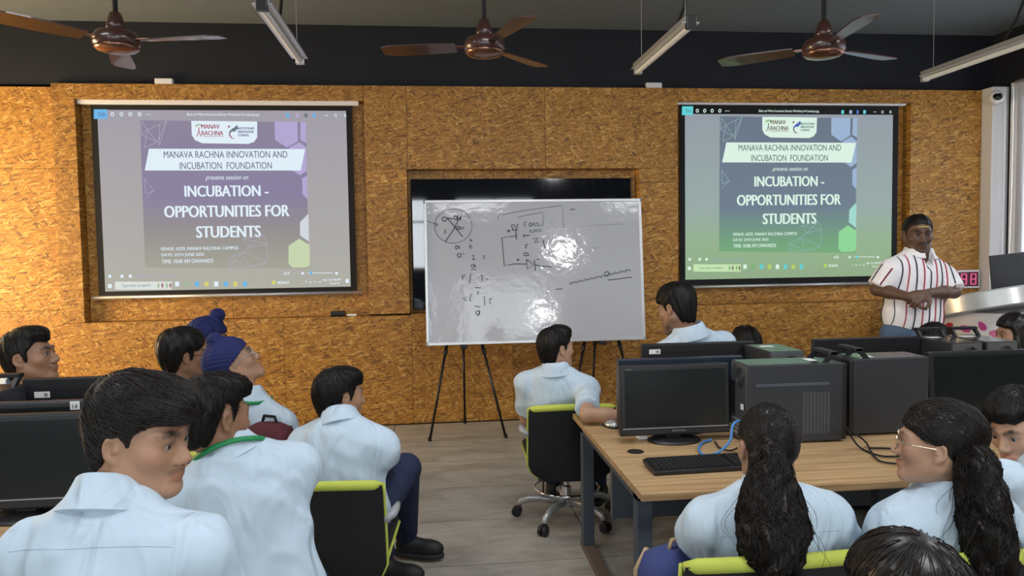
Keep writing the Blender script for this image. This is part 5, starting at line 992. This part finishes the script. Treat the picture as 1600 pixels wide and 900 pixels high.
T2 = [D(1522, 700, 1.95), D(1528, 725, 1.93), D(1530, 755, 1.92), D(1535, 790, 1.91), D(1540, 825, 1.90), D(1545, 860, 1.90), D(1548, 892, 1.90)]
tail(p14, T2, [.024, .040, .044, .050, .055, .052, .034], HAIRB, 2600, seed=8, wisps=26)
MB().tube([np.array(tie)-p14['inv']+np.array([.016*math.cos(t), .02*math.cos(t), .024*math.sin(t)]) for t in np.linspace(0, 2*PI, 13)[:-1]], .007, 6, closed=True).build('hair_tie', FABRICB, p14['o'])
seam(p14, .075); c14 = atD(1520, 886, 1.94); chair(c14[0], c14[1]+.27, 0, 'black and lime swivel chair behind the girl in glasses', 1.07)
p15 = person('boy with tousled dark hair resting his face behind his arm at the desk', D(1594, 672, 2.50), -108, -16, 4, by=-30, pel=pelv(1715, 800, 2.34, .50), sk=(.42, .25, .165), bh=.006, nbo=D(1632, 735, 2.44), arms=((D(1572, 745, 2.30), D(1530, 772, 2.62)), None), sleeve=1.0, strands=1200, extra=(((0, .045, .094), (.070, .062, .036), .03), ((0, .0, .094), (.08, .08, .05), .03)), hkw=dict(amp=.006, length=.04, cutlow=.012))
chair(p15['inv'][0]+.05, p15['inv'][1], -30, 'black and lime swivel chair under the boy resting behind his arm')
p16 = person('student whose smooth black hair crown rises in front of the girl in glasses', D(1412, 958, 1.22), -18, -4, 0, by=-10, pel=pelv(1412, 1100, 1.12, .50), sk=(.36, .20, .125), fem=True, grow=.006, hh=.0055, bh=.008, strands=700, hkw=dict(amp=.001, length=.06))
chair(p16['inv'][0], p16['inv'][1], -10, 'black and lime swivel chair under the student with the smooth crown')
# --- presenter
DP = 5.0; sh_ = cloth_mat('white_polo', (.86, .83, .84))
h0 = D(1434, 368, DP); hips = D(1424, 515, DP); pp = (hips[0], hips[1], hips[2]-.02)
lg = (((pp[0]-.10, pp[1]-.02, .50), (pp[0]-.11, pp[1]+.02, .09)), ((pp[0]+.11, pp[1]-.02, .50), (pp[0]+.13, pp[1]+.0, .09)))
rw, lw = D(1420, 464, DP-.24), D(1450, 458, DP-.23)
p17 = person('presenter in white polo with red and navy stripes, standing with clasped hands', h0, -162, -4, 0, by=176, pel=pp, sk=(.115, .062, .040), S=1.12, sw=.178, lift=(.012, .012), fat=1.14, vneck=True, nbo=D(1434, 402, DP+.01), bh=.0055, hh=.006, shirt_m=sh_, standing=True, legs=lg[::-1], trou_m=DENIM, stubble=.9, beard=True, shh=.009, wr=.0022, strands=500, hkw=dict(amp=.0025, length=.02, cutlow=.004), grow=-.004, sleeve=.92,
    arms=((D(1490, 456, DP-.04), lw, dict(d=D(1428, 466, DP-.28)-lw, n=(.1, .6, -.6), curl=.55)), (D(1371, 452, DP-.03), rw, dict(d=D(1446, 462, DP-.27)-rw, n=(0, .7, -.4), curl=.5))))
# stripes woven down the polo, laid on the cloth surface
def stripes(p, cols_):
    o = p['o']; so = [c for c in o.children if c.name.startswith('shirt') and 'collar' not in c.name][0]
    from mathutils.bvhtree import BVHTree
    bv = BVHTree.FromPolygons([v.co.copy() for v in so.data.vertices], [tuple(q.vertices) for q in so.data.polygons]); pel, u, f, r, L = p['pel'], p['u'], p['f'], p['r'], p['L']
    for side in (1, -1):
        for i, a in enumerate(np.linspace(-.185, .185, 9)):
            pts, nm = [], []
            for t in np.linspace(L*1.0, -.13, 34):
                org = pel+u*t+r*a+f*side*.6; hit = bv.ray_cast(Vector(org), Vector(-f*side), 1.0)
                if hit[0] is None: continue
                pts.append(np.array(hit[0])); nm.append(np.array(hit[1]))
            seg = [[]]
            for k, q in enumerate(pts):
                if seg[-1] and np.linalg.norm(q-seg[-1][-1][0]) > .06: seg.append([])
                seg[-1].append((q, nm[k]))
            for sg in seg:
                if len(sg) < 4: continue
                vs = []
                for q, n in sg:
                    n = n if n@(f*side) > 0 else -n
                    for b, e in ((-1, .0005), (1, .0005), (1, .0025), (-1, .0025)): vs.append(q+r*b*.005+n*e)
                m_ = len(sg); MB().add(vs, [(k*4+c, k*4+(c+1) % 4, k*4+4+(c+1) % 4, k*4+4+c) for k in range(m_-1) for c in range(4)]).build('stripe', cols_[i % 2], so, True)
    for i, (s_, e, w_) in enumerate(p['J']):
        ax = nrmz(e-s_); out = nrmz(r*(-1, 1)[i]-ax*((r*(-1, 1)[i])@ax)); fr = np.cross(ax, out)
        for k, t in enumerate((-.9, 0, .9)):
            for sg in (1, -1):
                dr = out*math.cos(t)+fr*sg*math.sin(t); vs = []; nn = 0
                for q in np.linspace(.02, .88, 12):
                    c = s_+(e-s_)*q; hit = bv.ray_cast(Vector(c+dr*.3), Vector(-dr), .3)
                    if hit[0] is None: continue
                    h_ = np.array(hit[0]); sd = np.cross(ax, dr); nn += 1
                    for b, e_ in ((-1, .0005), (1, .0005), (1, .0025), (-1, .0025)): vs.append(h_+sd*b*.005+dr*e_)
                if nn > 3: MB().add(vs, [(a*4+c, a*4+(c+1) % 4, a*4+4+(c+1) % 4, a*4+4+c) for a in range(nn-1) for c in range(4)]).build('stripe', cols_[(k+1) % 2], so, True)
                if t == 0: break
stripes(p17, [mat('stripe_navy', (.03, .04, .06), .8), mat('stripe_red', (.42, .05, .08), .8)])
MB().box(-.032, .032, -.001, .001, -.006, .006, .0008).xf(Matrix.Translation(Vector(p17['hc']+p17['Rh']@np.array([.0, .1015, .064]))) @ Matrix(np.vstack([np.hstack([p17['Rh'], np.zeros((3, 1))]), [0, 0, 0, 1]]).tolist()) @ Matrix.Rotation(R(-25), 4, 'X')).build('forehead_mark', mat('sandal_paste', (.55, .42, .14), .7), p17['o'])
# --- bags
q = D(1062, 872, 2.22); bag('backpack', (q[0]-.0, q[1], .47), R(20), .26, .16, .23, mat('bag_blue', (.03, .045, .16), .8, bump=(120, .3, .002)), mat('strap_tan', (.42, .30, .18), .8), 'blue backpack with tan straps on the lap of the ponytail girl')
q = D(428, 640, 3.22); bag('backpack', (q[0]-.02, q[1], .60), R(-30), .24, .12, .26, mat('bag_maroon', (.075, .008, .014), .8), FABRICB, 'maroon bag wedged behind the boy looking up')
